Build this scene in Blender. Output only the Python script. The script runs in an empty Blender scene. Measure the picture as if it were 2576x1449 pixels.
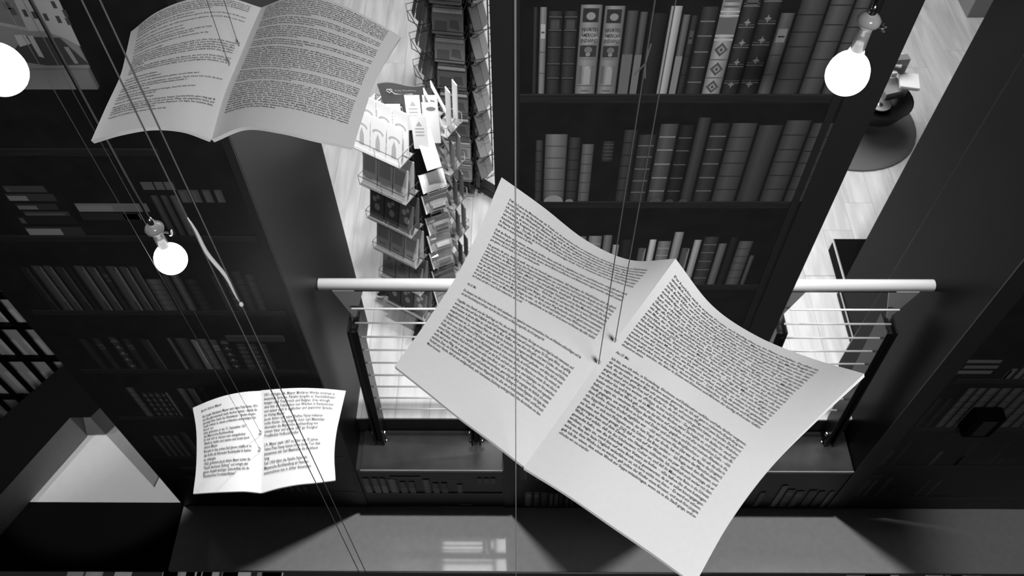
import bpy, bmesh, math, random
import numpy as np
from mathutils import Vector, Matrix
random.seed(7)
SC = bpy.context.scene
COL = SC.collection

# ------------------------------------------------------------------ camera
F, CX, CY, H = 2100.0, 1288.0, 724.5, 3.62
n_ = np.array([11, 1530.5, 2100.]); n_ /= np.linalg.norm(n_)
ex = np.array([1, .002, -.0067]); ex -= n_*ex.dot(n_); ex /= np.linalg.norm(ex)
ey = np.cross(ex, n_)
cam = bpy.data.cameras.new('camera'); camo = bpy.data.objects.new('camera', cam); COL.objects.link(camo)
cam.sensor_width = 36; cam.lens = F/2576*36; cam.clip_start = .02; cam.clip_end = 60
# rows = world axes expressed in image axes (right, down, forward); blender camera axes = (right, up, -forward)
R = Matrix(((ex[0], -ex[1], -ex[2]), (ey[0], -ey[1], -ey[2]), (-n_[0], n_[1], n_[2])))
camo.matrix_world = Matrix.Translation((0, 0, H)) @ R.to_4x4()
SC.camera = camo
cam.dof.use_dof = True; cam.dof.focus_distance = 1.12; cam.dof.aperture_fstop = 18

# ------------------------------------------------------------------ world + exposure
w = bpy.data.worlds.new('world'); SC.world = w; w.use_nodes = True
w.node_tree.nodes['Background'].inputs[0].default_value = (1, 1, 1, 1)
w.node_tree.nodes['Background'].inputs[1].default_value = 0.012
SC.view_settings.view_transform = 'Standard'; SC.view_settings.look = 'None'
SC.view_settings.gamma = 1; SC.view_settings.exposure = 0
try: SC.view_settings.use_curve_mapping = False
except Exception: pass

# ------------------------------------------------------------------ big lights
def area(name, loc, size, power, target=None, sy=None, spread=math.pi):
    l = bpy.data.lights.new(name, 'AREA'); l.energy = power; l.size = size; l.spread = spread
    if sy: l.shape = 'RECTANGLE'; l.size_y = sy
    o = bpy.data.objects.new(name, l); COL.objects.link(o); o.location = loc
    d = Vector(target)-Vector(loc) if target else Vector((0, 0, -1))
    o.rotation_euler = d.to_track_quat('-Z', 'Y').to_euler()
    return o
def spot(name, loc, target, power, ang, r=.04, blend=.4):
    l = bpy.data.lights.new(name, 'SPOT'); l.energy = power; l.spot_size = math.radians(ang)
    l.spot_blend = blend; l.shadow_soft_size = r
    o = bpy.data.objects.new(name, l); COL.objects.link(o); o.location = loc
    o.rotation_euler = (Vector(target)-Vector(loc)).to_track_quat('-Z', 'Y').to_euler()
    return o
area('gallery_ceiling_light', (.9, -1.5, 4.8), 1.0, 22.5, target=(.32, .5, 2.7), sy=.5, spread=math.radians(80))
area('shop_ceiling_light', (.7, 4.3, 2.9), 2.6, 120, sy=2.2)
spot('landing_fill_spot', (-2.30, 1.98, 2.2), (-2.24, 1.98, -.6), 120, 26, blend=.25)  # added unseen spot to brighten the landing, kept narrow to spare the ledge
spot('bay_downlight_a', (-.30, 1.93, 2.93), (-.32, 1.8, 0), 150, 80)
spot('bay_downlight_b', (1.33, 1.93, 2.93), (1.30, 1.8, 0), 150, 80)
spot('bay_downlight_c', (3.4, 1.5, 2.93), (3.05, 1.47, -.6), 60, 34, blend=.6)
spot('pane_fill_spot', (-2.9, 1.9, 2.6), (-3.05, 2.46, 0), 70, 44)  # added unseen spot that brightens the lattice panes
spot('rack_spotlight', (-.30, 2.30, 2.93), (-.42, 2.5, 1.4), 150, 34, r=.05, blend=.9)

# ------------------------------------------------------------------ pixel helpers (photo measurements -> metres)
def ray(px, py):
    d = np.array([px-CX, py-CY, F]); return np.array([d@ex, d@ey, -(d@n_)])/F
def atY(px, py, Y): r = ray(px, py); return r*(Y/r[1])+[0, 0, H]
def atZ(px, py, Z): r = ray(px, py); return r*((Z-H)/r[2])+[0, 0, H]
def atD(px, py, D): return ray(px, py)*D+[0, 0, H]

# ------------------------------------------------------------------ materials
MAT = {}
def mat(name, v, rough=.6, metal=0., emit=0., noise=0., nscale=20, bump=0., nstretch=(1,1,1), spec=.5, coat=0., trans=0.):
    if name in MAT: return MAT[name]
    m = bpy.data.materials.new(name); m.use_nodes = True; nt = m.node_tree; b = nt.nodes['Principled BSDF']
    b.inputs['Base Color'].default_value = (v, v, v, 1); b.inputs['Roughness'].default_value = rough
    b.inputs['Metallic'].default_value = metal; b.inputs['Specular IOR Level'].default_value = spec
    if coat: b.inputs['Coat Weight'].default_value = coat
    if trans: b.inputs['Transmission Weight'].default_value = trans
    if emit:
        b.inputs['Emission Color'].default_value = (1, 1, 1, 1); b.inputs['Emission Strength'].default_value = emit
    if noise or bump:
        tc = nt.nodes.new('ShaderNodeTexCoord'); mp = nt.nodes.new('ShaderNodeMapping'); mp.inputs['Scale'].default_value = nstretch
        nz = nt.nodes.new('ShaderNodeTexNoise'); nz.inputs['Scale'].default_value = nscale; nz.inputs['Detail'].default_value = 5
        nt.links.new(tc.outputs['Object'], mp.inputs[0]); nt.links.new(mp.outputs[0], nz.inputs['Vector'])
        if noise:
            mr = nt.nodes.new('ShaderNodeMapRange'); mr.inputs['From Min'].default_value = .3; mr.inputs['From Max'].default_value = .7
            mr.inputs['To Min'].default_value = v*(1-noise); mr.inputs['To Max'].default_value = min(.95, v*(1+noise))
            nt.links.new(nz.outputs[0], mr.inputs[0])
            cc = nt.nodes.new('ShaderNodeCombineColor')
            for i in range(3): nt.links.new(mr.outputs[0], cc.inputs[i])
            nt.links.new(cc.outputs[0], b.inputs['Base Color'])
        if bump:
            bp = nt.nodes.new('ShaderNodeBump'); bp.inputs['Strength'].default_value = bump; bp.inputs['Distance'].default_value = .002
            nt.links.new(nz.outputs[0], bp.inputs['Height']); nt.links.new(bp.outputs[0], b.inputs['Normal'])
    MAT[name] = m; return m
def g(v, rough=.55): return mat('print_%.2f_%.2f' % (v, rough), v, rough)
M_dark = mat('dark_laminate', .016, .38, noise=.15, nscale=8)
M_print = mat('mural_print', .014, .45, noise=.25, nscale=14)
M_side = mat('gloss_black', .008, .42, noise=.1, nscale=4, spec=.12)
M_shelf = mat('printed_shelf_wood', .024, .45, noise=.3, nscale=30, nstretch=(.2, 1, 6))
M_side_r = mat('gloss_black_dim', .006, .3, noise=.1, nscale=4, spec=.03)
M_ledge = mat('ledge_lacquer', .56, .05, noise=.05, nscale=30, spec=.5)
M_sill = mat('sill_metal', .045, .2, noise=.25, nscale=9)
M_chrome = mat('chrome', .85, .16, metal=1)
M_bar = mat('satin_bar', .95, .3, metal=.15)
M_steel = mat('brushed_steel', .8, .3, metal=1)
M_tube = mat('pale_handrail', .82, .3)
M_post = mat('black_steel', .010, .35, spec=.2)
M_gus = mat('grey_plate', .40, .5)
M_paper = mat('page_foamboard', .74, .62, noise=.015, nscale=150)
M_ink = mat('ink', .10, .8)
M_wire = mat('zinc_wire', .72, .28, metal=1)
M_bwire = mat('black_wire', .012, .35)
M_cord = mat('grey_cord', .10, .7)
M_thread = mat('nylon_thread', .14, .6)
M_black = mat('black_paint', .004, .6, spec=.04)
M_wallgrey = mat('grey_plaster', .30, .8, noise=.04)
M_white = mat('white_plaster', .72, .8, noise=.02)
M_glow = mat('lit_globe', .9, .3, emit=4.2)
M_panel = mat('lit_panel', .9, .5, emit=8)
def glassmat():
    m = bpy.data.materials.new('clear_glass'); m.use_nodes = True; b = m.node_tree.nodes['Principled BSDF']
    b.inputs['Base Color'].default_value = (.95,)*3+(1,); b.inputs['Roughness'].default_value = .03
    b.inputs['Transmission Weight'].default_value = 1; b.inputs['IOR'].default_value = 1.4; return m
M_glass = glassmat()
M_frost = mat('frosted_neck', .6, .2, trans=.45)
def colmat():
    m = bpy.data.materials.new('printed_ink_tones'); m.use_nodes = True; nt = m.node_tree; b = nt.nodes['Principled BSDF']
    a = nt.nodes.new('ShaderNodeAttribute'); a.attribute_name = 'Col'
    nt.links.new(a.outputs['Color'], b.inputs['Base Color']); b.inputs['Roughness'].default_value = .45; return m
M_col = colmat()
def woodmat():
    m = bpy.data.materials.new('pale_oak'); m.use_nodes = True; nt = m.node_tree; b = nt.nodes['Principled BSDF']
    tc = nt.nodes.new('ShaderNodeTexCoord'); mp = nt.nodes.new('ShaderNodeMapping'); mp.inputs['Scale'].default_value = (9, 1.1, 1)
    oi = nt.nodes.new('ShaderNodeObjectInfo'); ad = nt.nodes.new('ShaderNodeVectorMath'); ad.operation = 'ADD'
    ms = nt.nodes.new('ShaderNodeMath'); ms.operation = 'MULTIPLY'; ms.inputs[1].default_value = 37
    nz = nt.nodes.new('ShaderNodeTexNoise'); nz.inputs['Scale'].default_value = 2.2; nz.inputs['Detail'].default_value = 6; nz.inputs['Distortion'].default_value = .6
    nt.links.new(oi.outputs['Random'], ms.inputs[0]); nt.links.new(tc.outputs['Object'], mp.inputs[0])
    nt.links.new(mp.outputs[0], ad.inputs[0]); nt.links.new(ms.outputs[0], ad.inputs[1]); nt.links.new(ad.outputs[0], nz.inputs['Vector'])
    mr = nt.nodes.new('ShaderNodeMapRange'); mr.inputs['From Min'].default_value = .3; mr.inputs['From Max'].default_value = .7
    mr.inputs['To Min'].default_value = .46; mr.inputs['To Max'].default_value = .66
    nt.links.new(nz.outputs[0], mr.inputs[0])
    m2 = nt.nodes.new('ShaderNodeMapRange'); m2.inputs['To Min'].default_value = -.02; m2.inputs['To Max'].default_value = .02
    nt.links.new(oi.outputs['Random'], m2.inputs[0]); a2 = nt.nodes.new('ShaderNodeMath'); a2.operation = 'ADD'
    nt.links.new(mr.outputs[0], a2.inputs[0]); nt.links.new(m2.outputs[0], a2.inputs[1])
    cc = nt.nodes.new('ShaderNodeCombineColor')
    for i in range(3): nt.links.new(a2.outputs[0], cc.inputs[i])
    nt.links.new(cc.outputs[0], b.inputs['Base Color']); b.inputs['Roughness'].default_value = .42; return m
M_wood = woodmat()

# ------------------------------------------------------------------ mesh building
ORG = {}
def org(o): return ORG.get(o.name, Vector((0, 0, 0)))
def tag(o, label=None, cat=None, group=None, kind=None):
    if label: o['label'] = label
    if cat: o['category'] = cat
    if group: o['group'] = group
    if kind: o['kind'] = kind
    return o
def empty(name, loc, label=None, cat=None, group=None, kind=None):
    o = bpy.data.objects.new(name, None); COL.objects.link(o); o.location = loc; o.empty_display_size = .05
    ORG[o.name] = Vector(loc); return tag(o, label, cat, group, kind)
class MB:
    def __init__(s): s.v = []; s.f = []; s.m = []; s.c = []
    def add(s, vs, fs, mi=0, c=None):
        k = len(s.v); s.v += [tuple(map(float, p)) for p in vs]; s.f += [tuple(i+k for i in q) for q in fs]; s.m += [mi]*len(fs); s.c += [c]*len(vs)
        return s
    def obox(s, o, a, b, c, mi=0, col=None):   # oriented box: corner + 3 edge vectors
        o, a, b, c = (np.array(q, float) for q in (o, a, b, c))
        vs = [o, o+a, o+a+b, o+b, o+c, o+a+c, o+a+b+c, o+b+c]
        fs = [(0, 3, 2, 1), (4, 5, 6, 7), (0, 1, 5, 4), (1, 2, 6, 5), (2, 3, 7, 6), (3, 0, 4, 7)]
        if np.dot(np.cross(a, b), c) < 0: fs = [q[::-1] for q in fs]
        return s.add(vs, fs, mi, col)
    def box(s, x0, x1, y0, y1, z0, z1, mi=0): return s.obox((x0, y0, z0), (x1-x0, 0, 0), (0, y1-y0, 0), (0, 0, z1-z0), mi)
    def quad(s, ps, mi=0, c=None): return s.add(ps, [tuple(range(len(ps)))], mi, c)
    def prism(s, poly, h, mi=0):               # polygon extruded along vector h
        k = len(poly); p = [np.array(q, float) for q in poly]; hv = np.array(h, float)
        fs = [tuple(range(k))[::-1], tuple(range(k, 2*k))]+[(i, (i+1) % k, (i+1) % k+k, i+k) for i in range(k)]
        nrm = sum((np.cross(p[i]-p[0], p[i+1]-p[0]) for i in range(1, k-1)), np.zeros(3))
        if np.dot(nrm, hv) < 0: fs = [q[::-1] for q in fs]
        return s.add(p+[q+hv for q in p], fs, mi)
    def tube(s, pts, r, seg=6, mi=0, rs=None):
        P = [Vector(p) for p in pts]; rings = []; up = None
        for i, p in enumerate(P):
            d = (P[min(i+1, len(P)-1)]-P[max(i-1, 0)]).normalized()
            if up is None: up = Vector((0, 0, 1)) if abs(d.z) < .9 else Vector((1, 0, 0))
            a = d.cross(up).normalized(); b = d.cross(a).normalized(); up = -b if False else up
            rr = rs[i] if rs else r
            rings.append([p+a*math.cos(t)*rr+b*math.sin(t)*rr for t in (2*math.pi*j/seg for j in range(seg))])
        vs = [q for rg in rings for q in rg]; fs = []
        for i in range(len(P)-1):
            for j in range(seg):
                fs.append((i*seg+j, (i+1)*seg+j, (i+1)*seg+(j+1) % seg, i*seg+(j+1) % seg))
        fs.append(tuple(range(seg))); fs.append(tuple((len(P)-1)*seg+j for j in range(seg))[::-1])
        return s.add(vs, fs, mi)
    def lathe(s, c, prof, seg=16, mi=0, ax=None):
        c = Vector(c); Q = Vector((0, 0, 1)).rotation_difference(Vector(ax)) if ax else None; vs = []
        for r, z in prof:
            for j in range(seg):
                t = 2*math.pi*j/seg; p = Vector((r*math.cos(t), r*math.sin(t), z)); vs.append(c+(Q@p if Q else p))
        fs = [(i*seg+j, i*seg+(j+1) % seg, (i+1)*seg+(j+1) % seg, (i+1)*seg+j) for i in range(len(prof)-1) for j in range(seg)]
        fs.append(tuple(range(seg))[::-1]); fs.append(tuple((len(prof)-1)*seg+j for j in range(seg)))
        return s.add(vs, fs, mi)
    def build(s, name, mats, parent=None, origin=None, smooth=False, bevel=0):
        if not isinstance(mats, (list, tuple)): mats = [mats]
        o0 = org(parent) if parent else (Vector(origin) if origin is not None else None)
        if o0 is None:
            a = np.array(s.v); lo, hi = a.min(0), a.max(0); o0 = Vector(((lo[0]+hi[0])/2, (lo[1]+hi[1])/2, lo[2]))
        me = bpy.data.meshes.new(name); me.from_pydata([(p[0]-o0.x, p[1]-o0.y, p[2]-o0.z) for p in s.v], [], s.f)
        for m in mats: me.materials.append(m)
        if len(mats) > 1: me.polygons.foreach_set('material_index', s.m)
        if any(c is not None for c in s.c):
            at = me.color_attributes.new('Col', 'FLOAT_COLOR', 'POINT')
            for i, c in enumerate(s.c):
                c = .1 if c is None else c; at.data[i].color = (c, c, c, 1)
        if smooth: me.polygons.foreach_set('use_smooth', [True]*len(me.polygons))
        me.update(); ob = bpy.data.objects.new(name, me); COL.objects.link(ob)
        if parent: ob.parent = parent; ORG[ob.name] = org(parent)
        else: ob.location = o0; ORG[ob.name] = o0
        if bevel:
            md = ob.modifiers.new('bevel', 'BEVEL'); md.width = bevel; md.segments = 2; md.limit_method = 'ANGLE'
        return ob

# ================================================================== STRUCTURE
YF = 1.65                      # front plane of the facade across the void
ZL, ZS, ZT = -.59, -.12, 4.9   # ledge top, sill top, top of the facade
def struct(o): o['kind'] = 'structure'; return o
# piers of the facade
struct(MB().box(-1.752, -.776, YF, 2.40, ZL-.6, ZT).build('wall_left', M_side))
struct(MB().box(-.066, .922, YF, 1.75, ZL-.6, ZT).build('wall_middle', M_dark))
struct(MB().prism([(1.61, YF, ZL-.6), (1.61, 2.17, ZL-.6), (1.70, 2.30, ZL-.6), (1.70, 2.60, ZL-.6), (5.2, 2.60, ZL-.6), (5.2, YF, ZL-.6)], (0, 0, ZT-ZL+.6)).build('wall_right', M_side_r))
# low wall under the two bays, with its recess
struct(MB().box(-.776, -.066, YF+.004, 1.855, ZL-.6, ZS-.014).build('wall_bay_left', M_dark))
struct(MB().box(.922, 1.61, YF+.004, 1.855, ZL-.6, ZS-.014).build('wall_bay_right', M_dark))
struct(MB().box(-.066, .922, 1.752, 1.855, ZL-.6, -.004).build('wall_middle_base', M_dark))
# shop floor slab + planks
fl = struct(MB().box(-1.74, 5.4, 1.86, 7.2, -.30, -.012).build('floor', M_dark))
rp = random.Random(3); PW = .165; k = 0; x = -2.9
pl_mesh = {}
while x < 5.35:
    off = rp.uniform(0, 1.3); y = 1.86
    while y < 7.15:
        y1 = min(7.2, y+1.3 if y > 1.86 else 1.86+.25+off)
        xr = min(x+PW, 5.4); mx, my = (x+xr)/2, (y+y1)/2
        inside = x < -1.75 or (x < -.80 and y1 < 2.45) or (x > 1.7 and y1 < 2.75)
        if not inside:
            key = (round(xr-x, 3), round(y1-y, 2))
            if key not in pl_mesh:
                a, b = (xr-x)/2-.0006, (y1-y)/2-.0006
                o = MB().box(-a, a, -b, b, -.012, 0).build('plank', M_wood, origin=(0, 0, 0)); pl_mesh[key] = o.data
                bpy.data.objects.remove(o)
            o = bpy.data.objects.new('plank', pl_mesh[key]); COL.objects.link(o); o.parent = fl
            o.location = Vector((mx, my, 0))-org(fl)
        y = y1
    x += PW
# shop ceiling over the bays and its far wall, gallery slab the camera leans over, and the high ceiling of the void
struct(MB().box(-2.9, 5.4, 1.66, 7.2, 3.0, 3.3).build('ceiling_shop', M_white))
struct(MB().box(-2.9, 5.4, 7.2, 7.35, -.3, 3.0).build('wall_back', M_white))
struct(MB().box(-5.2, 5.4, -4.5, .25, 1.75, 2.10).build('floor_gallery', M_dark))
struct(MB().box(-5.2, 5.4, -4.5, 7.3, 5.3, 5.5).build('ceiling', M_dark))
# grey lacquered ledge at the foot of the facade
struct(MB().box(-1.752, 5.2, 1.312, YF, ZL-.03, ZL).build('trim_1', M_ledge, bevel=.004))
struct(MB().box(-5.2, -1.756, 1.312, YF+.012, ZL-.03, ZL+.002).build('trim_2', M_black))  # ledge going on to the left, blackened to carry the shade lying there
# the lit landing to the left of the printed wall
lw = struct(MB().box(-2.75, -1.756, YF+.016, 2.26, ZL-.10, ZL).build('floor_landing', M_white))
MB().prism([atZ(*q_, ZL) for q_ in ((226, 1049), (252, 1024), (404, 1192), (388, 1226))], (0, 0, .012)).build('shadow_strip', M_wallgrey, parent=lw)  # thin grey strip laid on the landing as the wall's shadow
# diagonal dark parapet with its grey base band
def diag(P0, P1, z0, z1, th, m, name, parent=None):
    d = np.array(P1)-np.array(P0); nn = np.array([-d[1], d[0]]); nn = nn/np.linalg.norm(nn)*th
    mb = MB().prism([(P0[0], P0[1], z0), (P1[0], P1[1], z0), (P1[0]+nn[0], P1[1]+nn[1], z0), (P0[0]+nn[0], P0[1]+nn[1], z0)], (0, 0, z1-z0))
    return mb.build(name, m, parent=parent)
A0 = atZ(220, 1098, ZL); A1 = atZ(0, 1348, ZL); dv = (A1-A0)/np.linalg.norm(A1-A0); A1 = A0+dv*2.2
zt1 = float(atY(182, 1050, A0[1])[2]); B0 = atZ(150, 925, zt1); B1 = atZ(0, 1055, zt1); B1 = B0+(B1-B0)*6
wd = struct(MB().prism([(A0[0], A0[1], ZL), (A1[0], A1[1], ZL), (B1[0], B1[1], ZL), (B0[0], B0[1], ZL)], (0, 0, zt1-ZL-.004)).build('wall_diagonal', M_wallgrey))
A9, A8, B9 = (atZ(*q_, zt1) for q_ in ((226, 1049), (330, 950), (300, 850)))
MB().prism([(q_[0], q_[1], zt1-.004) for q_ in (A0, A9, A8, B9, B0, B1, A1)], (0, 0, .004)).build('dark_top', M_black, parent=wd)
# lattice window beyond it
YW = 2.42
win = empty('window_1', (-2.9, YW, ZL), kind='structure')
MB().box(-4.6, -1.76, YW+.05, YW+.07, -1.4, .55).build('pane', mat('pale_glass_panel', .85, .35), parent=win)
for i in range(16):
    xx = -(.868+.0425*i+.0145)*YW/.808
    MB().box(xx-.017, xx+.017, YW-.005, YW+.005, -1.4, .55).build('mullion', M_black, parent=win)
for yy in (833, 914, 1010, 1120, 757):
    zz = float(atY(60, yy, YW)[2])
    MB().box(-4.6, -1.76, YW+.021, YW+.045, zz-.018, zz+.018).build('glazing_bar', M_black, parent=win)
# sills in the bays
def sill(x0, x1, lab):
    t = empty('window_sill', ((x0+x1)/2, 1.75, ZS-.014), lab, 'sill')
    MB().box(x0, x1, YF-.004, 1.855, ZS-.013, ZS).build('sill_plate', M_sill, parent=t, bevel=.002)
    MB().box(x0, x1, YF-.007, YF-.003, ZS-.016, ZS+.0010).build('edge_strip', M_gus, parent=t)
sill(-.752, -.070, 'dark polished metal sill below the railing left of the central printed wall')
sill(.926, 1.606, 'dark polished metal sill below the railing at the right, partly behind the big page')

# ================================================================== PRINTED BOOKCASE MURALS
YP = YF-.004
def mural(loc, label): return empty('bookcase_mural', loc, label, 'mural')
def X_(px, py): return atY(px, py, YF)[0]
def Z_(py, px=1300): return atY(px, py, YF)[2]
SPINES = []
def pbook(par, x0, x1, z0, z1, v, style='p', name='printed_book'):
    mb = MB(); W = x1-x0; Hh = z1-z0; y = YP
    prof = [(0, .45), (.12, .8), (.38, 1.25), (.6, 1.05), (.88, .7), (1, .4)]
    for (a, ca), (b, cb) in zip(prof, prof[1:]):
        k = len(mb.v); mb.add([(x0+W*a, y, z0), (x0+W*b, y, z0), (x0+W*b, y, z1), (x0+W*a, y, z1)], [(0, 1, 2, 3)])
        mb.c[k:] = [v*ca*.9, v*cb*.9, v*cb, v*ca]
    def rect(a0, a1, b0, b1, c, dy=.0006):
        mb.quad([(x0+W*a0, y-dy, z0+Hh*b0), (x0+W*a1, y-dy, z0+Hh*b0), (x0+W*a1, y-dy, z0+Hh*b1), (x0+W*a0, y-dy, z0+Hh*b1)], c=c)
    def disc(a, b, r, c, dy=.0009, n=10, rx=None):
        rx = rx or r
        mb.quad([(x0+W*a+rx*math.cos(2*math.pi*i/n), y-dy, z0+Hh*b+r*math.sin(2*math.pi*i/n)) for i in range(n)], c=c)
    def dia(a, b, rx, rz, c, dy=.001): mb.quad([(x0+W*a-rx, y-dy, z0+Hh*b), (x0+W*a, y-dy, z0+Hh*b-rz), (x0+W*a+rx, y-dy, z0+Hh*b), (x0+W*a, y-dy, z0+Hh*b+rz)], c=c)
    if style == 'b':      # raised bands, lighter lines
        for q in (.2, .38, .58, .78, .93): rect(.02, .98, q, q+.012, min(.6, v*2.6)); rect(.02, .98, q-.014, q-.004, v*.3, .0005)
        rect(.18, .8, .80, .90, min(.5, v*1.8), .0008)
    elif style == 'l':    # fine dark lines
        for q in (.16, .34, .51, .66, .83): rect(0, 1, q, q+.010, v*.3)
    elif style == 'w':    # white lines
        for q in (.14, .32, .5, .68, .84): rect(.05, .95, q, q+.014, min(.55, v*3+.05))
    elif style == 'o':    # ornate cover (medallion, arched title, figure)
        rect(.12, .86, .82, .965, .05); disc(.5, .885, W*.22, v*1.15)
        rect(.1, .9, .44, .57, .06); disc(.5, .66, Hh*.075, v*1.35, rx=W*.42)
        for q, tx in ((.605, 'INDIANS'), (.665, 'AMERICAN'), (.725, 'NORTH')): SPINES.append((tx, par, (x0+W*.12, y-.0016, z0+Hh*q), W*.76, Hh*.045))
        disc(.5, .52, W*.2, v*.7); disc(.5, .47, W*.12, v*1.1, .0011)
        for q, aa in ((.41, .45), (.425, .36)): rect(.5-aa, .5+aa, q, q+.006, v*.5)
        disc(.52, .31, W*.13, v*1.5); rect(.36, .7, .12, .30, v*1.4, .0012); rect(.12, .28, .12, .34, v*.55); rect(.76, .9, .12, .34, v*.6)
        rect(.08, .92, .095, .105, v*.4); rect(.3, .7, .03, .045, v*.45)
    elif style == 'd':    # diamonds between double lines
        for q in (.56, .60, .79, .83, .36, .17): rect(0, 1, q, q+.012, v*.35 if q < .5 else v*1.5)
        rect(0, 1, .62, .78, v*.4, .0005)
        for q in (.08, .27, .47): dia(.5, q, W*.36, Hh*.07, v*.28); dia(.5, q, W*.2, Hh*.04, v*.9, .0013); dia(.5, q, W*.09, Hh*.02, v*.2, .0016)
        for q in (.87, .92): rect(.1, .9, q, q+.02, v*.4)
    elif style == 's':    # stars and gilt bands
        for q in (.05, .22, .41, .60, .79): rect(0, 1, q+.06, q+.07, .18); rect(0, 1, q+.085, q+.092, .14)
        for q in (.10, .33, .52, .71): dia(.5, q, W*.22, Hh*.018, .32); dia(.5, q, W*.08, Hh*.04, .32, .0012)
        rect(.15, .85, .86, .93, .12)
    elif style == 't':    # title label
        rect(.15, .85, .66, .82, min(.6, v*2.2)); rect(.25, .75, .72, .74, v*.4, .0012); rect(0, 1, .5, .51, v*.4); rect(0, 1, .25, .26, v*.4)
    elif style == 'h':    # two tones: paler lower half
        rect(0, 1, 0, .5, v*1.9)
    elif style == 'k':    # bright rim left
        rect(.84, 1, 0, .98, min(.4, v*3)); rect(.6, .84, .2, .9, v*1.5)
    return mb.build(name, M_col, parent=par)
def row(par, base, items, sc=1.0):
    """items: (px left, px right at the base line, py of the top, tone, style)"""
    z0 = Z_(base)
    for it in items:
        xl, xr, yt, v, st = it
        x0, x1 = X_(xl, base)+.0015, X_(xr, base)-.0015
        pbook(par, x0, x1, z0, atY(it[0], yt, YF)[2], v*sc, st)
def shelf(par, base, x0, x1, th=.030):
    z = Z_(base)
    mb = MB().box(x0, x1, YP-.0004, YP+.002, z-th, z)
    mb.quad([(x0, YP-.0008, z-.004), (x1, YP-.0008, z-.004), (x1, YP-.0008, z-.001), (x0, YP-.0008, z-.001)], 1)
    mb.build('printed_shelf', [M_shelf, g(.05)], parent=par)
def fill(par, base, xa, xb, hmin, hmax, vmin, vmax, seed, styles='plbwtk', gap=.12, wmin=.022, wmax=.05):
    r = random.Random(seed); x = xa; z0 = Z_(base)
    while x < xb-.02:
        W = min(r.uniform(wmin, wmax), xb-x)
        if r.random() > gap: pbook(par, x+.001, x+W-.001, z0, z0+r.uniform(hmin, hmax), r.uniform(vmin, vmax), r.choice(styles))
        x += W

# ---- central mural
mc = mural((.43, YF, ZL), 'dark bookcase print on the central wall with ornate book spines behind the big page')
MB().box(-.0655, .9215, YF-.0035, YF-.0005, ZL+.002, ZT-.01).build('print_panel', M_print, parent=mc)
MB().box(-.0655, -.012, YF-.0055, YF-.0036, ZL+.002, ZT-.01).box(-.006, .004, YF-.0055, YF-.0036, ZL+.002, ZT-.01).build('printed_upright', mat('upright_print', .022, .5), parent=mc)
MB().box(.80, .8215, YF-.005, YF-.0036, ZL+.002, ZT-.01).box(.83, .9215, YF-.0055, YF-.0036, ZL+.002, ZT-.01).build('printed_upright', mat('upright_print', .022, .5), parent=mc)
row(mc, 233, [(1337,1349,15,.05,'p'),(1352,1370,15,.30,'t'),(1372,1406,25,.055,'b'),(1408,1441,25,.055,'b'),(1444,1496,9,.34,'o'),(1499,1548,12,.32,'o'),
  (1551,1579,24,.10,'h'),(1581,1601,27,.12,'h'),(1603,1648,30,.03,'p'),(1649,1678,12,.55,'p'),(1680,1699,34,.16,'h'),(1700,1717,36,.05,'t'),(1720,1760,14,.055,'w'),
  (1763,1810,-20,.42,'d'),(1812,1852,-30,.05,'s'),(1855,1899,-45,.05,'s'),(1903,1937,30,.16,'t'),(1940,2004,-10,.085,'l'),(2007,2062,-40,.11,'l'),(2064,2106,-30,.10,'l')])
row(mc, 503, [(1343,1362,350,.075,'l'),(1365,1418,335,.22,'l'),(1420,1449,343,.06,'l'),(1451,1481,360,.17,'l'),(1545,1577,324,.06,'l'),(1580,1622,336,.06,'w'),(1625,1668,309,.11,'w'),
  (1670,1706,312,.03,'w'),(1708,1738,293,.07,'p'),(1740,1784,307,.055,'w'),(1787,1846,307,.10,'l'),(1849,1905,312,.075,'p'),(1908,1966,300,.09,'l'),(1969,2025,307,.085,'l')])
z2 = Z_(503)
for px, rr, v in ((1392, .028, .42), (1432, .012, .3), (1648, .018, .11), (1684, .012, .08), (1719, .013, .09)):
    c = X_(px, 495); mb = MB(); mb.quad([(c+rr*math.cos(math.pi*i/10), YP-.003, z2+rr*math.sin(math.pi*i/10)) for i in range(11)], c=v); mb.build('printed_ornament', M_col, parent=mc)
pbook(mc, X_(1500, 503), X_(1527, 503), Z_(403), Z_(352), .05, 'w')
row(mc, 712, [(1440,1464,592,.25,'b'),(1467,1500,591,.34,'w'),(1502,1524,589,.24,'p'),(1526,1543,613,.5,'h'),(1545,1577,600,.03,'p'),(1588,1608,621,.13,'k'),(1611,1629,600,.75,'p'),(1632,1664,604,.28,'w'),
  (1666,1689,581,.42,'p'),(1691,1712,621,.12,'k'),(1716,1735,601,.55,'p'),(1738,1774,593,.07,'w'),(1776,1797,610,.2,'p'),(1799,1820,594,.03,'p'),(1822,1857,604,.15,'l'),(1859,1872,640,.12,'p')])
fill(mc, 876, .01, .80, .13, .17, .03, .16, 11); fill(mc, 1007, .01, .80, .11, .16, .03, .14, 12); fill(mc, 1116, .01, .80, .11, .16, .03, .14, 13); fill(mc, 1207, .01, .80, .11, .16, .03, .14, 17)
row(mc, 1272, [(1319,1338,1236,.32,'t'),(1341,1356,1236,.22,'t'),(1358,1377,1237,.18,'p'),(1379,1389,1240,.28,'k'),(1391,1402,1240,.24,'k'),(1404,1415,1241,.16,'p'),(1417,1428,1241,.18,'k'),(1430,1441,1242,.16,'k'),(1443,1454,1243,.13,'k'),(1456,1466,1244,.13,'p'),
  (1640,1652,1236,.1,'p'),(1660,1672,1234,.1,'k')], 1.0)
for b in (233, 503, 712, 876, 1007, 1116, 1207, 1272): shelf(mc, b, .005, .799)

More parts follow.
